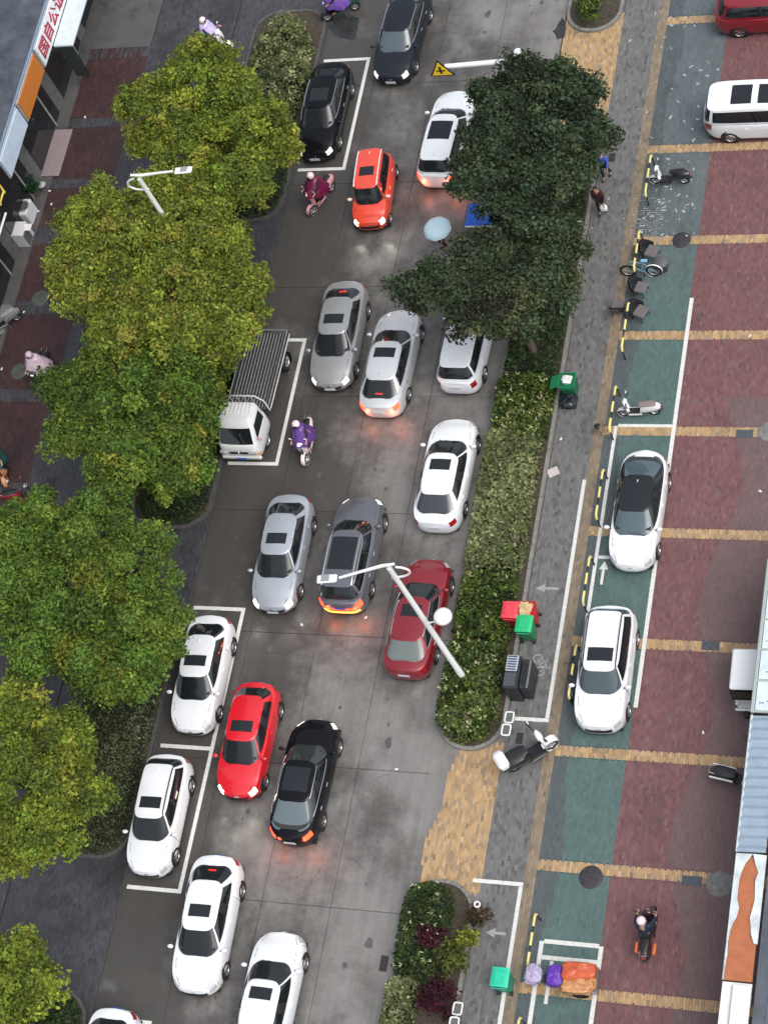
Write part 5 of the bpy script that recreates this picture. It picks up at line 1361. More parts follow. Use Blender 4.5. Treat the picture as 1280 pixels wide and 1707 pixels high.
for k in range(7):
    f = k / 6
    rows.append([Vector((lo.x + .58 * math.sin(f * 1.45) * math.cos(a) * (1 - .05 * f * (1 - abs(math.cos(a * 4)))), lo.y + .58 * math.sin(f * 1.45) * math.sin(a) * (1 - .05 * f * (1 - abs(math.cos(a * 4)))), 1.98 - .30 * f ** 2)) for a in [2 * PI * i / 32 for i in range(32)]])
part('canopy', MB().grid(rows, True, wrap=True), mat('umbrella_blue', (.50, .68, .76), .5), um)
part('shaft', MB().tube([(lo.x, lo.y, 2.05), (lo.x * .9, lo.y * .9, 1.2)], .009, 6), M_STEEL, um)
for k in range(8):
    a = k * PI / 4; part('rib', MB().tube([(lo.x, lo.y, 1.94), (lo.x + .3 * math.cos(a), lo.y + .3 * math.sin(a), 1.86), (lo.x + .56 * math.cos(a), lo.y + .56 * math.sin(a), 1.66)], .005, 4), M_STEEL, um)
person('crouching dark figure beside the orange shop sign', at(82, 212, 0), math.radians(-60), POSE_STAND, M_DKC, M_DKC, s=.8)

# blue canopy tricycle under the evergreens
t = thing('canopied_tricycle', 'tricycle with bright blue canopy between the two dark evergreens', 'tricycle', at(812, 395, 0), 0)
a_ = at(803, 357, 1.75) - t.location
part('canopy', MB().box((a_.x, a_.y, 1.75), (1.25, 1.05, .04), bev=.015), mat('canopy_blue', (.02, .14, .62), .5, var=.3, vscale=6), t)
part('canopy_edge', MB().box((a_.x, a_.y - .55, 1.73), (1.25, .05, .06), bev=.015), M_PAPER, t)
for sx in (-1, 1):
    for sy in (-1, 1): part('canopy_post', MB().tube([(a_.x + sx * .58, a_.y + sy * .48, 1.73), (a_.x + sx * .5, a_.y + sy * .42, .5)], .014, 5), M_STEEL, t)
part('cargo_box', MB().box((a_.x, a_.y - .1, .6), (.8, .9, .35), bev=.03), BLKP, t)
for sx in (-1, 1): e = link('wheel', None, t, (a_.x + sx * .42, a_.y - .2, .25)); part('tyre', MB().lathe([(.18, -.05), (.25, -.05), (.25, .05), (.18, .05)], 18, R=Matrix.Rotation(PI / 2, 3, 'Y')), M_TYRE, e)
e = link('wheel', None, t, (a_.x, a_.y + .7, .25)); part('tyre', MB().lathe([(.18, -.05), (.25, -.05), (.25, .05), (.18, .05)], 18, R=Matrix.Rotation(PI / 2, 3, 'Y')), M_TYRE, e)

# cargo tricycle with tarpaulins
def lumpy(name, c, d, m, parent, seed=0, amp=.05, n=14, ex=.5):
    r = random.Random(seed); ph = [r.uniform(0, 6) for _ in range(6)]; rows = []
    for j in range(n):
        v = -PI / 2 + PI * j / (n - 1); row = []
        for i in range(26):
            a = 2 * PI * i / 26; cx, sx_ = sgn(math.cos(a)) * abs(math.cos(a)) ** ex, sgn(math.sin(a)) * abs(math.sin(a)) ** ex; cv = abs(math.cos(v)) ** .5; sv = sgn(math.sin(v)) * abs(math.sin(v)) ** .6
            k = 1 + amp * (math.sin(a * 3 + ph[0] + j * .6) + math.sin(a * 7 + ph[1] - j * 1.1) * .7 + math.sin(j * 1.7 + ph[2] + a * 2) * .8 + .5 * math.sin(a * 11 + j * 2.3))
            row.append(Vector((c[0] + d[0] / 2 * cx * cv * k, c[1] + d[1] / 2 * sx_ * cv * k, c[2] + d[2] / 2 * sv * k)))
        rows.append(row)
    g = MB().grid(rows, True, wrap=True); return part(name, g, m, parent, sharp=35)
p = at(945, 1640, 0)
t = thing('cargo_tricycle', 'cargo tricycle heaped with purple and orange tarpaulins in the white bay', 'tricycle', p, PI / 2 + .06)
M_OT = mat('orange_tarp', (.52, .10, .035), .38, coat=.3, var=.25, vscale=7); M_OT2 = mat('tan_tarp', (.50, .24, .10), .4, coat=.3, var=.4, vscale=9)
part('cargo_bed', MB().box((0, -.55, .42), (.85, 1.2, .3), bev=.02), M_STEEL, t)
lumpy('orange_tarpaulin', (.17, -.56, .80), (.62, 1.15, .52), M_OT, t, 3); lumpy('tan_tarpaulin', (-.22, -.54, .74), (.60, 1.10, .42), M_OT2, t, 8, .08)
lumpy('purple_cover', (0, .22, .82), (.72, .52, .34), mat('purple_cover', (.10, .025, .33), .4, coat=.3, var=.2, vscale=6), t, 5)
lumpy('lilac_raincoat', (0, .92, .90), (.66, .55, .36), mat('lilac_cover', (.36, .31, .46), .4, coat=.3, var=.2, vscale=6), t, 12, .07, ex=.7)
part('handlebar', MB().tube([(-.32, .72, .98), (0, .82, 1.0), (.32, .72, .98)], .016, 6), M_BLK, t)
part('frame', MB().tube([(0, 1.0, .3), (0, .8, .95), (0, .3, .45), (0, -.1, .4)], .025, 6), M_BLK, t)
for x, y in ((.44, -.55), (-.44, -.55), (0, 1.05)):
    e = link('wheel', None, t, (x, y, .27)); part('tyre', MB().lathe([(.19, -.045), (.27, -.045), (.27, .045), (.19, .045)], 20, R=Matrix.Rotation(PI / 2, 3, 'Y')), M_TYRE, e); part('rim', MB().lathe([(.001, .01), (.19, .03)], 14, R=Matrix.Rotation(PI / 2, 3, 'Y')), M_RIM, e)
part('floor_strip', MB().box((0, .50, .5), (.3, .3, .05)), M_BLK, t)

# ------------------------------------------------------------------ street furniture
M_LP = mat('lamp_white', (.72, .74, .72), .4, coat=.3)
def lamp(label, base, top, head, h, globe=None, lean_=Vector((0, 0, 0))):
    t = thing('street_lamp', label, 'street lamp', (base.x, base.y, .09)); o = Vector((base.x, base.y, .09))
    tp = Vector((lean_.x, lean_.y, h - .09))
    part('pole', MB().tube([(0, 0, 0), (lean_.x * .13, lean_.y * .13, 1.2), (lean_.x * .14, lean_.y * .14, 1.25), tp], [.13, .125, .11, .09], 12), M_LP, t)
    part('base_plate', MB().box((0, 0, .02), (.42, .42, .04), bev=.01).lathe([(.13, 0), (.13, .25), (.11, .3)], 14), M_LP, t)
    hd = head - o; d = Vector((hd.x, hd.y, 0)).normalized(); hd.z = h + .15
    part('arm', MB().tube([tp + d * -.25 + Vector((0, 0, .25)), tp + d * .2 + Vector((0, 0, .18)), tp.lerp(hd, .5) + Vector((0, 0, .10)), hd - d * .2], [.05, .065, .052, .045], 9), M_LP, t)
    pts = [tp + d * .75 + Vector((0, 0, .12))]
    for k in range(9):
        a = PI * .1 + PI * 1.0 * k / 8; pts.append(tp + d * (-.05 - .55 * math.sin(a)) * 1 + Vector((0, 0, .05 - .75 * (1 - math.cos(a)) / 2)))
    part('scroll_bracket', MB().tube(pts[1:], .042, 7), M_LP, t)
    ang = math.atan2(d.y, d.x); R = Matrix.Rotation(ang, 3, 'Z')
    hm = MB().box(hd + d * .22, (.70, .30, .10), R, bev=.05); part('lamp_head', hm, M_LP, t)
    part('lamp_panel', MB().box(hd + d * .26 + Vector((0, 0, .058)), (.28, .22, .02), R, bev=.006), mat('lamp_panel', (.25, .27, .27), .5), t)
    part('lens', MB().box(hd + d * .26 - Vector((0, 0, .06)), (.45, .24, .02), R), M_HL, t)
    if globe is not None:
        g = globe - o; part('globe_arm', MB().tube([(0, 0, g.z - .35), (g.x * .5, g.y * .5, g.z - .3), (g.x, g.y, g.z - .1)], .035, 6), M_LP, t)
        part('globe', MB().ell(g, (.33, .33, .20), 18, 10), mat('globe_white', (.75, .75, .73), .35), t)
bR = Vector((3.72, -6.02, 0))
lamp('white street lamp arching over the dark red sedan with a globe halfway', bR, None, at(556, 965, 9.0), 8.8, at(738, 1028, 5.6), Vector((-.34, .32, 0)))
tL = at(232, 297, 8.8)
lamp('white street lamp whose head stands over the uppermost left trees', Vector((tL.x, tL.y, 0)), None, at(297, 285, 9.0), 8.8)

# warning sign on a cantilever arm
mp = at(863, 100, 5.6)
t = thing('warning_sign', 'yellow triangular crossroads warning sign on a long white horizontal arm', 'traffic sign', (mp.x, mp.y, 0)); o = Vector((mp.x, mp.y, 0))
part('mast', MB().tube([(0, 0, 0), (0, 0, 5.9)], [.11, .09], 12), M_LP, t)
e1 = at(742, 110, 5.6) - o
part('arm', MB().tube([(.35, 0, 5.6), (0, 0, 5.6), (e1.x, e1.y, 5.6)], [.12, .12, .10], 10), M_LP, t)
part('mast_cap', MB().ell((.05, .15, 5.95), (.16, .16, .10), 12, 7), M_LP, t)
part('arm_collar', MB().box((.02, 0, 5.6), (.5, .3, .28), bev=.06), M_LP, t)
M_SY = mat('sign_yellow', (.92, .62, .03), .45)
c_ = at(736, 109, 5.6) - o
s_ = .98
tri = lambda k, y: [Vector((c_.x - .50 * k, c_.y + y, 5.6 - .34 * k)), Vector((c_.x + .50 * k, c_.y + y, 5.6 - .34 * k)), Vector((c_.x, c_.y + y, 5.6 + .60 * k))]
def tri_slab(k, y0, y1): a, b2 = tri(k, y0), tri(k, y1); return MB().add(a + b2, [(0, 1, 2), (5, 4, 3), (0, 3, 4, 1), (1, 4, 5, 2), (2, 5, 3, 0)])
part('black_border', tri_slab(1.0, -.22, -.18), M_BLK, t); part('yellow_face', tri_slab(.80, -.235, -.222), M_SY, t)
sym = MB().box((c_.x, c_.y - .14, 5.66), (.13, .02, .62)).box((c_.x, c_.y - .144, 5.62), (.62, .02, .075))
part('crossroads_symbol', MB().box((c_.x, c_.y - .24, 5.63), (.09, .015, .40)).box((c_.x, c_.y - .247, 5.60), (.36, .015, .06)), M_BLK, t)

# striped hoop rails
M_RY = mat('rail_yellow', (.72, .60, .20), .5, var=.15); M_RB = mat('rail_black', (.015, .015, .016), .45)
def hoop(label, ya, yb, tilt=0.0):
    ya, yb = max(ya, yb), min(ya, yb); L = ya - yb; h = .82
    t = thing('striped_rail', label, 'guard rail', (7.70, (ya + yb) / 2, 0), tilt, 'yellow and black striped hoop rails beside the green bricks')
    pts = []
    H = L / 2; r = .16
    path = [(0, -H, 0), (0, -H, h - r)] + [(0, -H + r * (1 - math.cos(a)), h - r + r * math.sin(a)) for a in (.4, .8, 1.2, PI / 2)] + [(0, y, h) for y in np.linspace(-H + r, H - r, 9)[1:-1]] + [(0, H - r * (1 - math.cos(a)), h - r + r * math.sin(a)) for a in (PI / 2, 1.2, .8, .4)] + [(0, H, h - r), (0, H, 0)]
    part('rail_tube', MB().tube(path, .030, 8), M_RB, t)
    for f in (-1, 0, 1):
        yc = f * (H - .32); ln = .52 if f else .50
        if f: pp = [(0, f * (H - .46), h), (0, f * (H - .14), h), (0, f * (H - .04), h - .05), (0, f * H * 1.0, h - .2)]
        else: pp = [(0, -.22, h), (0, .22, h)]
        part('yellow_sleeve', MB().tube(pp, .046, 9), M_RY, t)
HR = [(16.6, 14.7, 'uppermost striped rail beside the thin motorbike'), (13.0, 11.2, 'striped rail with the pale blue bicycle leaning on it'), (9.7, 7.6, 'striped rail between the black tub chairs and a yellow strip'), (6.0, 4.1, 'striped rail left of the parked white step through scooter'), (2.45, .45, 'striped rail left of the white fastback roof'),
      (-1.1, -3.0, 'striped rail left of the painted up arrow'), (-4.6, -6.6, 'striped rail with the black bicycle on it'), (-14.4, -16.2, 'striped rail touching the tarpaulin tricycle'), (-17.9, -19.8, 'striped rail cut by the bottom edge')]
for a, c, l in HR: hoop(l + ', yellow and black', a, c)

def wheelie(label, px, py, col, open_=False, rz=0.0, zt=1.0, lidc=None, lid=PI / 2):
    p = at(px, py, zt); t = thing('wheelie_bin', label, 'bin', (p.x, p.y, 0), rz, None)
    part('bin_body', MB().box((0, 0, .52), (.46, .50, .92), taper=1.22, bev=.03), col, t)
    part('rim', MB().box((0, .0, .97), (.60, .03, .05)).box((0, .31, .97), (.60, .04, .05)).box((0, -.31, .97), (.60, .04, .05)).box((.29, 0, .97), (.04, .6, .05)).box((-.29, 0, .97), (.04, .6, .05)) if open_ else MB().box((0, 0, .975), (.60, .62, .04), bev=.015), lidc or col, t)
    lc = lidc or col
    if open_:
        part('inside', MB().box((0, 0, .93), (.5, .54, .03)), M_BLK, t)
        part('lid', MB().box((-.50, 0, .86), (.46, .56, .05), Matrix.Rotation(-.5, 3, 'Y'), bev=.02), lc, t)
    else:
        rows = [[Vector((x * .31, y * .33, 1.0 + .07 * (1 - x * x) ** .5 * (1 - .4 * y * y))) for x in (-1, -.9, -.6, 0, .6, .9, 1)] for y in (-1, -.7, 0, .7, 1)]
        part('lid', MB().grid(rows, True, flip=True).box((0, 0, 1.065), (.36, .40, .04), bev=.018), lc, t)
    part('handle', MB().tube([(-.24, -.36, .94), (.24, -.36, .94)], .018, 6), lc, t)
    for sx in (-1, 1): part('wheel', MB().lathe([(.001, .03), (.10, .03), (.10, -.03), (.001, -.03)], 14, c=(sx * .22, -.26, .10), R=Matrix.Rotation(PI / 2, 3, 'Y')), M_BLK, t)
    return t
BG = mat('bin_green', (.008, .20, .075), .45, coat=.2); BGL = mat('bin_lid_green', (.012, .42, .16), .45, coat=.2); BR = mat('bin_red', (.42, .012, .02), .45, coat=.2); BRL = mat('bin_lid_red', (.68, .05, .07), .45, coat=.2)
wb_ = wheelie('open dark green wheelie bin with its lid thrown back and pale rubbish inside', 945, 633, mat('bin_dark_green', (.006, .11, .05), .45), True, lidc=BG)
lumpy('rubbish_bag', (0, 0, 1.0), (.36, .34, .22), M_PAPER, None, 4, .1); o = COL.objects['rubbish_bag'] if 'rubbish_bag' in COL.objects else None
o.location = wb_.location; tag(o, 'pale rubbish bags lying inside the open green wheelie bin', 'rubbish')
wheelie('closed red wheelie bin leftmost of the median bins', 850, 1017, BR, lidc=BRL)
w3 = wheelie('red wheelie bin brimming with cardboard beside the closed red bin', 876, 1015, BR, True, rz=PI / 2)
lumpy('cardboard', (0, 0, 1.02), (.46, .44, .2), mat('cardboard', (.52, .38, .20), .8), None, 9, .12); o = [x for x in COL.objects if x.name.startswith('cardboard')][0]
o.location = w3.location; tag(o, 'crumpled cardboard sticking out of the full red wheelie bin', 'cardboard')
wheelie('closed bright green wheelie bin in front of the two red bins', 873, 1040, BG, lidc=BGL)
wheelie('small turquoise green wheelie bin by the white lane line at the bottom', 833, 1630, mat('bin_teal', (.01, .25, .15), .45), lidc=mat('bin_lid_teal', (.02, .48, .30), .45))
lumpy('rubbish_sack', (0, 0, .22), (.62, .62, .46), mat('sack_black', (.012, .016, .022), .3, coat=.4), None, 14, .08); o = [x for x in COL.objects if x.name.startswith('rubbish_sack')][0]
o.location = at(948, 668, .2).to_2d().to_3d(); tag(o, 'black rubbish sack on the ground below the open green bin', 'sack')

# solar powered cabinet
p = at(862, 1125, .0); t = thing('solar_cabinet', 'black street cabinet with slotted solar panel top on the median kerb', 'cabinet', (at(853, 1120, 1.2).x, at(853, 1120, 1.2).y, 0), 0)
CB = mat('cabinet_black', (.022, .025, .03), .45, var=.3)
part('cabinet_body', MB().box((0, 0, .6), (.52, 1.25, 1.2), bev=.02), CB, t)
part('solar_tray', MB().box((-.03, .32, 1.225), (.42, .60, .045), bev=.015), mat('tray_pale', (.42, .45, .50), .4), t)
for k in range(6): part('slot', MB().box((-.03, .08 + .096 * k, 1.252), (.34, .055, .012)), mat('cell_blue', (.05, .06, .12), .2, coat=.8), t)
part('top_lid', MB().box((-.03, -.30, 1.22), (.42, .52, .04), bev=.01), mat('lid_grey', (.06, .065, .075), .4), t)
part('side_hopper', MB().box((.45, .02, .55), (.34, 1.10, 1.0), bev=.02), CB, t); part('hopper_opening', MB().box((.44, .0, 1.055), (.16, .86, .02)), M_BLK, t); part('hopper_rim', MB().box((.58, 0, 1.065), (.06, 1.05, .05), bev=.012), mat('rim_grey', (.16, .17, .16), .5), t)

# small posts, frames, tub chairs
def frame_sign(label, px, py, rz=0):
    t = thing('frame_stand', label, 'sign stand', at(px, py, 0), rz)
    for k, y in enumerate((.26, -.26)):
        w_, h_ = .30, .40
        pts = [Vector((w_ / 2 * sgn(math.cos(a)) * abs(math.cos(a)) ** .35, y + h_ / 2 * sgn(math.sin(a)) * abs(math.sin(a)) ** .35, .80 + .12 * k)) for a in [2 * PI * i / 24 for i in range(25)]]
        part('white_frame', MB().tube(pts, .032, 7), M_PAPER, t)
        part('grey_panel', MB().box((0, y, .79 + .12 * k), (.24, .33, .02)), mat('panel_grey', (.10, .105, .10), .6), t)
    part('post', MB().tube([(0, 0, 0), (0, 0, .82)], .03, 8), M_STEEL, t)
frame_sign('white double framed stand at the lower right kerb of the long median', 856, 1222)
frame_sign('white framed stand on the lower median near the purple bush', 771, 1706)
t = thing('ring_topped_post', 'short brown post with white ring cap on the lower median kerb', 'post', (at(803, 1545, 0)))
o_ = at(795, 1508, .95) - t.location
part('post', MB().tube([(0, 0, 0), (o_.x, o_.y, .9)], .07, 10), mat('post_brown', (.10, .07, .05), .7), t)
part('ring_cap', MB().lathe([(.07, .0), (.12, .0), (.12, .06), (.07, .06), (.07, 0)], 20, c=(o_.x, o_.y, .9)), M_PAPER, t)
t = thing('bucket', 'white bucket standing on the median kerb right of the evergreens', 'bucket', at(967, 380, 0))
part('bucket_wall', MB().lathe([(.10, 0), (.15, .3), (.165, .31), (.14, .3), (.09, .02)], 20), M_PAPER, t); part('bucket_base', MB().lathe([(.001, .02), (.1, .02)], 16), MATS['panel_grey'], t); part('handle', MB().tube([(-.15, 0, .3), (-.1, -.08, .38), (.1, -.08, .38), (.15, 0, .3)], .008, 5), M_STEEL, t)
CG = mat('chair_seat', (.13, .115, .12), .7)
def tub_chair(label, px, py, rz, seat=True, s=1.0, fallen=0.0):
    p = at(px, py, .3); t = thing('tub_chair', label, 'chair', (p.x, p.y, 0), rz, 'black tub chairs by the striped rails'); t.scale = (s, s, s)
    rows = []
    for k in range(7):
        f = k / 6; r = .30 + .10 * f; row = []
        for i in range(17):
            a = PI * .02 + PI * .96 * i / 16; top = .42 + .42 * math.sin(a) ** 1.5
            row.append(Vector((r * math.cos(a), r * math.sin(a) * 1.0, .30 + (top - .30) * f)))
        rows.append(row)
    g = MB().grid(rows, True); g.grid([[Vector((q.x * .9, q.y * .9, q.z)) for q in r_] for r_ in rows], True, flip=True); part('curved_back', g, BLKP, t)
    if seat: part('seat', MB().box((0, -.08, .42), (.52, .46, .08), bev=.03), CG, t)
    for sx, sy in ((1, 1), (1, -1), (-1, 1), (-1, -1)): part('leg', MB().tube([(sx * .2, sy * .18, .40), (sx * .26, sy * .24, 0)], .016, 6), M_BLK, t)
    return t
tub_chair('black tub chair uppermost, between the striped rail and the grey stool', 1084, 420, math.radians(70))
tub_chair('black tub chair directly below the pale blue bicycle', 1066, 480, math.radians(75), s=.95)
tub_chair('black tub chair lowest of the group with pale grey seat', 1066, 520, math.radians(65), s=1.0)
tub_chair('black tub chair standing on the yellow edge left of the striped rail', 1030, 512, math.radians(180), s=.95)
tub_chair('small black chair on the yellow edge just above the white bay line', 1003, 712, math.radians(120), seat=False, s=.62)
t = thing('round_stool', 'round grey topped stool with black base at the right end of the pale blue bicycle', 'stool', at(1104, 447, 0))
part('seat', MB().lathe([(.001, .46), (.27, .46), (.29, .43), (.27, .38)], 24), mat('stool_top', (.10, .10, .11), .6), t); part('base', MB().lathe([(.24, 0), (.25, .38), (.27, .4)], 24), BLKP, t)

# litter, flecks of old paint
fl = MB(); r = random.Random(5)
for _ in range(110):
    y = r.uniform(12.9, 27); x = r.uniform(7.35, 9.75) if r.random() < .9 else r.uniform(5.5, 7.3)
    if r.random() < .45 and y > 17: y = r.uniform(12.9, 17)
    a = r.uniform(0, PI); L = r.uniform(.02, .11); W_ = r.uniform(.012, .05); c, s_ = math.cos(a), math.sin(a)
    fl.add([(x + (u * L * c - v * W_ * s_), y + (u * L * s_ + v * W_ * c), .012) for u, v in ((-1, -1), (1, -.8), (.8, 1), (-.9, .9))], [(0, 1, 2, 3)])
o = link('paint_flecks', fl.mesh('paint_flecks', mat('fleck_white', (.36, .38, .38), .7)), pave); o['kind'] = 'stuff'
# worn white crosses of paint near the manhole
wp = MB()
for i in range(14):
    for j in range(22):
        x, y = 7.0 + i * .1, 12.95 + j * .1 * .99
        if r.random() < (.55 if j < 16 else .3) * (1 if i > 3 else .5): wp.add([(x, y, .0115), (x + r.uniform(.03, .095), y, .0115), (x + .08, y + r.uniform(.01, .05), .0115), (x, y + r.uniform(.01, .05), .0115)], [(0, 1, 2, 3)])
o = link('worn_paint', wp.mesh('worn_paint', mat('worn_paint', (.30, .32, .32), .7)), pave); o['kind'] = 'stuff'
def leaflet(label, px, py, rz, sx=.42, sy=.36):
    o = part('paper_sheet', MB().box((0, 0, .012), (sx, sy, .006), Matrix.Rotation(rz, 3, 'Z')).box((.02, 0, .017), (sx * .5, sy * .5, .003), Matrix.Rotation(rz, 3, 'Z')), mat('sheet_pink', (.50, .44, .44), .7), None)
    o.location = at(px, py, 0); tag(o, label, 'paper')
leaflet('crumpled pale paper on the grey bricks beside the variegated hedge', 922, 787, .5)
lt = MB()
for px, py in [(935, 732), (1267, 819), (1172, 1222), (142, 195), (83, 318), (64, 352), (40, 520), (898, 800), (661, 1283), (503, 1042), (1250, 560), (3, 615), (86, 340), (55, 367), (610, 1030), (700, 880)]:
    q = at(px, py, 0); a = r.uniform(0, 3); lt.box((q.x, q.y, .02), (.12, .07, .03), Matrix.Rotation(a, 3, 'Z'), bev=.01)
o = link('litter', lt.mesh('litter', M_PAPER)); o['kind'] = 'stuff'; o['label'] = 'scattered white scraps of litter on the paving'
# dark oily wet patch by the green scooter
def blob_sheet(pts, name, m, parent, z=.006):
    P = [at(px, py, 0) for px, py in pts]; n = len(P); Q = []
    for i in range(n):
        a, b2 = P[i], P[(i + 1) % n]
        for k in range(3): f = k / 3; v = a.lerp(b2, f); Q.append((v.x + r.uniform(-.04, .04), v.y + r.uniform(-.04, .04), z))
    o = link(name, MB().add(Q, [tuple(range(len(Q)))]).mesh(name, m), parent); return o
M_WETP = mat('wet_concrete', (.034, .036, .037), .25, var=.3, vscale=3)
blob_sheet([(545, 38), (556, 58), (572, 62), (590, 66), (597, 46), (598, 28), (575, 22), (556, 24)], 'wet_patch', M_WETP, road)
blob_sheet([(935, 28), (944, 40), (940, 62), (928, 66), (922, 52), (930, 40)], 'wet_patch', M_WETP, road)

# cracks and oil drips on the carriageway
ck = MB(); r = random.Random(21)
for px, py, ang, L in [(690, 320, -1.2, 1.3), (470, 520, -.4, .9), (620, 1300, .3, .8), (440, 1090, .2, 1.6), (600, 980, 1.4, 1.1), (760, 180, -1.3, 1.5), (350, 930, -1.0, 1.2), (580, 1430, -.6, .9), (500, 1500, 1.2, 1.4)]:
    p = at(px, py, 0); x, y = p.x, p.y
    for k in range(int(L / .09)):
        a = ang + r.uniform(-.7, .7); x2, y2 = x + .09 * math.cos(a), y + .09 * math.sin(a); n_ = Vector((-math.sin(a), math.cos(a))) * r.uniform(.003, .009)
        ck.add([(x - n_.x, y - n_.y, .0045), (x2 - n_.x, y2 - n_.y, .0045), (x2 + n_.x, y2 + n_.y, .0045), (x + n_.x, y + n_.y, .0045)], [(0, 1, 2, 3)]); x, y = x2, y2
o = link('crack', ck.mesh('crack', MATS['joint_tar']), road); o['kind'] = 'stuff'
dr = MB()
for i_ in range(110):
    x = r.choice([-6.5, -3.8, -3.8, -1.1, -1.1, 1.5, 1.5]) + r.gauss(0, .35); y = r.uniform(-19, 27); R0 = r.uniform(.02, .10) * (1 if r.random() < .85 else 1.8); n_ = 9
    x = min(2.6, max(-7.6, x))
    dr.add([(x + R0 * r.uniform(.6, 1.2) * math.cos(2 * PI * k / n_), y + R0 * 1.3 * r.uniform(.6, 1.2) * math.sin(2 * PI * k / n_), .005 + i_ * 1e-5) for k in range(n_)], [tuple(range(n_))])
o = link('oil_drips', dr.mesh('oil_drips', mat('oil_stain', (.085, .082, .077), .45, var=.3, vscale=5)), road); o['kind'] = 'stuff'
# ------------------------------------------------------------------ right hand shops and canopies
M_CW = mat('canopy_white', (.54, .60, .61), .5, var=.25, vscale=2, bump=.3, bscale=6)
M_CBL = mat('corrugated_blue', (.30, .38, .46), .4, .2, coat=.3, var=.12, vscale=2)
M_ORT = mat('orange_sheet', (.38, .125, .05), .6, var=.15, vscale=3)
M_SLR = mat('slate_roof', (.075, .09, .11), .7, var=.35, vscale=1.5, bump=.3, bscale=8)
M_FRM = mat('frame_green_grey', (.38, .43, .40), .45, .3)
t = thing('shop_building', 'low shop building along the right edge with slate grey roof', 'building', (15.5, -11, 0))
part('wall', MB().box((3.25, -3.0, 1.5), (6.3, 26.0, 3.0)), mat('shop_wall', (.35, .34, .32), .8, var=.2), t)
part('roof', MB().box((3.32, -4.8, 3.06), (6.35, 22.0, .12)), M_SLR, t)
for k in range(9): part('roof_seam', MB().box((.55 + .7 * k, -4.8, 3.135), (.03, 21.9, .03)), mat('seam_pale', (.14, .16, .18), .6), t)
for k in range(6):
    f = link('shop_front', None, t, (.09, -12 + 4.2 * k, 1.4)); part('glazing', MB().box((0, 0, 0), (.03, 3.6, 2.4)), M_GLASSD, f); part('glazing_bar', MB().box((-.02, 0, 0), (.05, .06, 2.5)), M_FRM, f)
# glazed panel canopy
t = thing('glazed_canopy', 'pale panelled canopy with grey green frame above the blue corrugated awning', 'canopy', (14.49, -7.72, 3.0))
L = 5.6
part('edge_beam', MB().box((.06, L / 2, 0), (.12, L, .16), bev=.02), M_FRM, t)
for k in range(6): part('cross_beam', MB().box((.75, .05 + k * 1.1, 0), (1.3, .07, .10), bev=.01), M_FRM, t)
for k in range(5): part('panel', MB().box((.76, .60 + k * 1.1, .035), (1.24, 1.02, .03), bev=.008), mat('panel_pale_blue', (.55, .64, .70), .3, coat=.4, var=.14, vscale=3), t)
for k in range(5):
    for j in range(3): part('paper_notice', MB().box((.35 + .22 * j + .1 * (k % 2), .35 + k * 1.1 + .06 * j, .055), (.16, .06, .004)), mat('notice_grey', (.28, .31, .36), .6), t)
for y in (.2, L - .2): part('bracket', MB().tube([(.9, y, -.9), (.1, y, -.08)], .03, 6), M_FRM, t)
# corrugated awning
t = thing('corrugated_awning', 'blue corrugated awning on the right edge above the torn canopy', 'awning', (14.56, -12.45, 2.95))
rows = []
for i in range(121):
    y = 4.66 * i / 120; z = .045 * math.sin(2 * PI * y / .335); rows.append([Vector((x, y, z + .10 * x)) for x in (0, .45, .92)])
g = MB().grid(rows, True, flip=True); g.grid([[q - Vector((0, 0, .02)) for q in r_] for r_ in rows], True)
part('corrugated_sheet', g, M_CBL, t)
part('gutter', MB().tube([(-.03, 0, -.02), (-.03, 4.68, -.02)], .045, 8), mat('gutter_pale', (.45, .5, .52), .5), t)
for y in (.3, 2.4, 4.4): part('bracket', MB().tube([(.9, y, -.8), (.05, y, -.07)], .025, 6), M_FRM, t)
for y in (2.1, 3.9): part('spotlight', MB().box((-.12, y, -.12), (.10, .26, .10), bev=.02), M_BLK, t)
# torn canopy
t = thing('torn_canopy', 'torn white canopy skin with orange sheet showing through', 'awning', (14.56, -16.60, 2.95))
part('orange_sheet', MB().box((.465, 2.0, .0), (.88, 4.0, .04)), M_ORT, t)
def strip(side, pts):
    vs = [Vector((x, y, z)) for x, y, z in pts]; n = len(vs) // 2; g = MB()
    g.grid([[vs[i], vs[n + i]] for i in range(n)], True, flip=side); g.grid([[vs[i] - Vector((0, 0, .012)), vs[n + i] - Vector((0, 0, .012))] for i in range(n)], True, flip=not side); return g
ys_ = [0, .4, .8, 1.2, 1.5, 1.8, 2.0, 2.3, 2.6, 2.9, 3.2, 3.5, 3.75, 4.08]
wl = [.03, .05, .06, .04, .07, .12, .22, .27, .17, .17, .18, .22, .31, .52]; wr = [.93, .93, .93, .84, .72, .68, .63, .69, .72, .70, .68, .74, .63, .53]
zz = [.05 + .03 * math.sin(k * 2.1) for k in range(14)]
part('torn_skin', strip(False, [(0, y, .05) for y in ys_] + [(w_, y, z + .02) for w_, y, z in zip(wl, ys_, zz)]), M_CW, t, sharp=60)
part('torn_skin', strip(True, [(.95, y, .05) for y in ys_[3:]] + [(w_, y, z + .03) for w_, y, z in zip(wr[3:], ys_[3:], zz[3:])]), M_CW, t, sharp=60)
part('front_edge', MB().tube([(0, 0, .03), (0, 4.08, .03)], .03, 6), M_CW, t)
# lower white canopy
t = thing('white_canopy', 'plain white box canopy below the torn orange one', 'awning', (14.56, -16.66, 2.9))
part('top_board', MB().box((.46, -3.5, .06), (.92, 7.0, .08), bev=.01), mat('board_cream', (.72, .71, .66), .5, var=.08), t)
part('raised_box', MB().box((.64, -3.55, .17), (.56, 6.9, .15), bev=.02), mat('board_white', (.76, .79, .80), .5, var=.06), t)

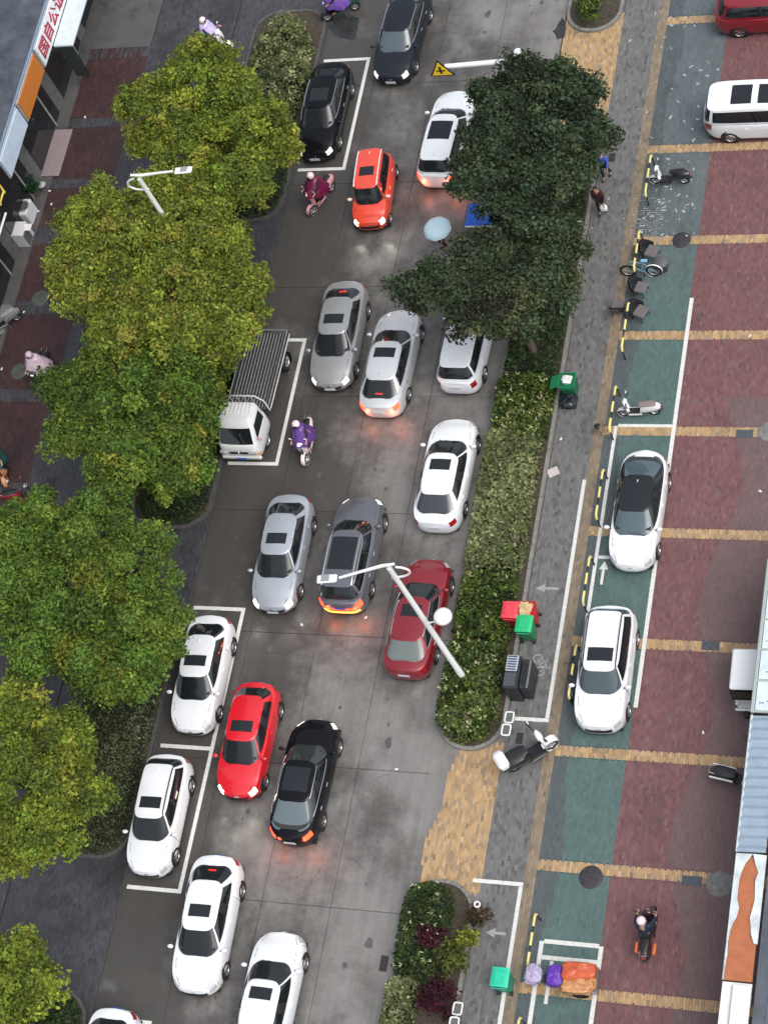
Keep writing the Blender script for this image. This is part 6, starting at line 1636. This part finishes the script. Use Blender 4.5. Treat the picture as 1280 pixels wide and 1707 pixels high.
# ------------------------------------------------------------------ left hand shops
M_ROOF = mat('wet_felt_roof', (.062, .072, .088), .5, var=.45, vscale=1.2, bump=.5, bscale=5)
t = thing('shop_building', 'low shop building at the top left with dark mottled roof', 'building', (-19.9, 12, 0))
part('wall', MB().box((-6.1, 7.0, 2.1), (12.0, 38.0, 4.2)), mat('wall_dark', (.10, .10, .10), .8, var=.3), t)
part('roof', MB().box((-5.8, 7.0, 4.32), (12.6, 38.2, .12)), M_ROOF, t)
part('roof_edge', MB().box((.56, 7.0, 4.36), (.10, 38.2, .18), bev=.02), mat('edge_blue', (.16, .22, .30), .5), t)
for k in range(9):
    f = link('shop_front', None, t, (-.08, -9 + 4.0 * k, 1.35)); part('glazing', MB().box((0, 0, 0), (.03, 3.2, 2.5)), M_GLASSD, f); part('door_frame', MB().box((.02, .9, 0), (.05, .08, 2.6)), M_FRM, f)
FB = mat('fascia_frame', (.42, .46, .48), .45, .3)
def fascia(label, y0, y1, col, frame=True, cat='shop sign'):
    t = thing('fascia_sign', label, cat, (-19.24, (y0 + y1) / 2, 3.72)); L = y1 - y0
    part('backing', MB().box((-.16, 0, 0), (.26, L - .02, 1.26), bev=.02), FB, t)
    part('face', MB().box((0, 0, .0), (.05, L - (.14 if frame else .02), 1.12 if frame else 1.24), bev=.01), col, t)
    return t
M_SW = mat('sign_white', (.72, .77, .80), .4, var=.06)
ts = fascia('white shop sign with red characters at the top left', 20.65, 26.6, M_SW)
fascia('orange shop sign panel between two pale ones', 17.72, 20.55, mat('sign_orange', (.50, .17, .03), .5, var=.06))
fascia('blank pale blue shop sign panel left of the pale mat', 14.72, 17.62, mat('sign_pale_blue', (.50, .60, .72), .4, var=.12, vscale=1.5))
tb = fascia('black shop sign with a yellow character at the left edge', 10.4, 14.62, mat('sign_black', (.010, .009, .010), .4), False)
part('light_strip', MB().box((.10, -.7, -.78), (.10, 2.6, .07), bev=.02), mat('neon_pale', (.7, .7, .68), .4), tb)
def word(txt, size, m, parent, y, z, depth=.02):
    c = bpy.data.curves.new('lettering', 'FONT'); c.body = txt; c.size = size; c.extrude = depth; c.align_x = 'CENTER'; c.align_y = 'CENTER'; c.resolution_u = 3
    o = bpy.data.objects.new('lettering', c); COL.objects.link(o)
    dg = bpy.context.evaluated_depsgraph_get(); dg.update(); me = bpy.data.meshes.new_from_object(o.evaluated_get(dg)); bpy.data.objects.remove(o)
    me.materials.clear(); me.materials.append(m); me.name = 'lettering'
    e = link('lettering', me, parent, (.045, y, z)); e.rotation_euler = (PI / 2, 0, PI / 2); return e
M_RL = mat('letter_red', (.36, .012, .05), .5)
for k, ch in enumerate('国自公证中心'): word(ch, .86, M_RL, ts, -2.35 + .86 * k, -.02)
word('石', 1.15, mat('letter_yellow', (.85, .72, .12), .4), tb, .95, .05)
# projecting pale canopy slab
t = thing('canopy_slab', 'pale projecting canopy slab under the white sign with red characters', 'canopy', (-18.75, 24.9, 3.05))
part('slab', MB().box((0, 0, 0), (.95, 6.1, .12), bev=.02), mat('slab_pale', (.56, .64, .68), .45, var=.1), t)
part('support', MB().tube([(-.4, -2.9, -.9), (.4, -2.9, -.08)], .03, 6), FB, t)
part('banner', MB().box((.05, -2.98, -1.1), (.7, .03, 2.0)), mat('banner_dark', (.03, .04, .035), .6), t)
o = part('door_mat', MB().box((0, 0, .02), (1.7, 2.55, .03), bev=.01), mat('mat_pink_grey', (.24, .19, .20), .7, var=.1), None); o.location = (-19.95, 18.4, 0); tag(o, 'pale pinkish grey mat in front of the orange shop sign', 'mat')
# clutter in front of the black sign
t = thing('white_cabinet', 'white open topped metal cabinet under the black shop sign', 'cabinet', at(45, 400, 0)); 
part('cabinet_body', MB().box((0, 0, .45), (.55, .75, .9), bev=.02), mat('cab_white', (.6, .6, .62), .4), t); part('side_shelf', MB().box((.42, .1, .82), (.3, .35, .05), bev=.01), M_PAPER, t); part('door', MB().box((.285, -.1, .42), (.02, .5, .7)), MATS['panel_grey'], t)
t = thing('fan_unit', 'white framed round fan unit beside the white cabinet', 'fan', at(52, 362, 0))
part('housing', MB().box((0, 0, .42), (.5, .85, .8), bev=.04), MATS['cab_white'], t); part('fan_ring', MB().lathe([(.27, .0), (.30, .03), (.27, .05), (.24, .03), (.27, 0)], 22, c=(0, 0, .83)), MATS['mat_pink_grey'], t); part('fan_disc', MB().lathe([(.001, .83), (.25, .83)], 20), mat('fan_green', (.05, .06, .05), .6), t)
for k in range(5): part('fan_blade', MB().box((.12 * math.cos(k * 1.257), .12 * math.sin(k * 1.257), .845), (.2, .07, .01), Matrix.Rotation(k * 1.257, 3, 'Z')), MATS['panel_grey'], t)
o = thing('stool', 'pale grey round stool left of the second left tree', 'stool', at(76, 316, 0)); part('seat', MB().lathe([(.001, .42), (.17, .42), (.18, .38), (.16, .36)], 18), mat('stool_pale', (.36, .37, .34), .6), o)
for k in range(4): part('leg', MB().tube([(.11 * math.cos(k * PI / 2), .11 * math.sin(k * PI / 2), .38), (.15 * math.cos(k * PI / 2), .15 * math.sin(k * PI / 2), 0)], .014, 5), M_STEEL, o)
t = thing('potted_plant', 'dark green potted plant below the pale blue sign panel', 'plant', at(60, 325, 0)); part('pot', MB().lathe([(.15, 0), (.2, .35), (.17, .35)], 16), mat('pot', (.08, .05, .035), .8), t)
link('foliage', crown([(0, 0, .7, .38), (.1, -.15, .6, .3)], 260, .12, [((.012, .05, .018), 2), ((.02, .08, .03), 1)], M_LEAFD, .3, (.12, .25), name='foliage'), t)
o = part('concrete_step', MB().box((0, 0, .05), (2.0, 1.5, .14), bev=.015), mat('step_pale', (.16, .165, .16), .7, var=.2), None); o.location = (-20.5, 9.6, 0); tag(o, 'pale concrete step slab at the left edge', 'step')
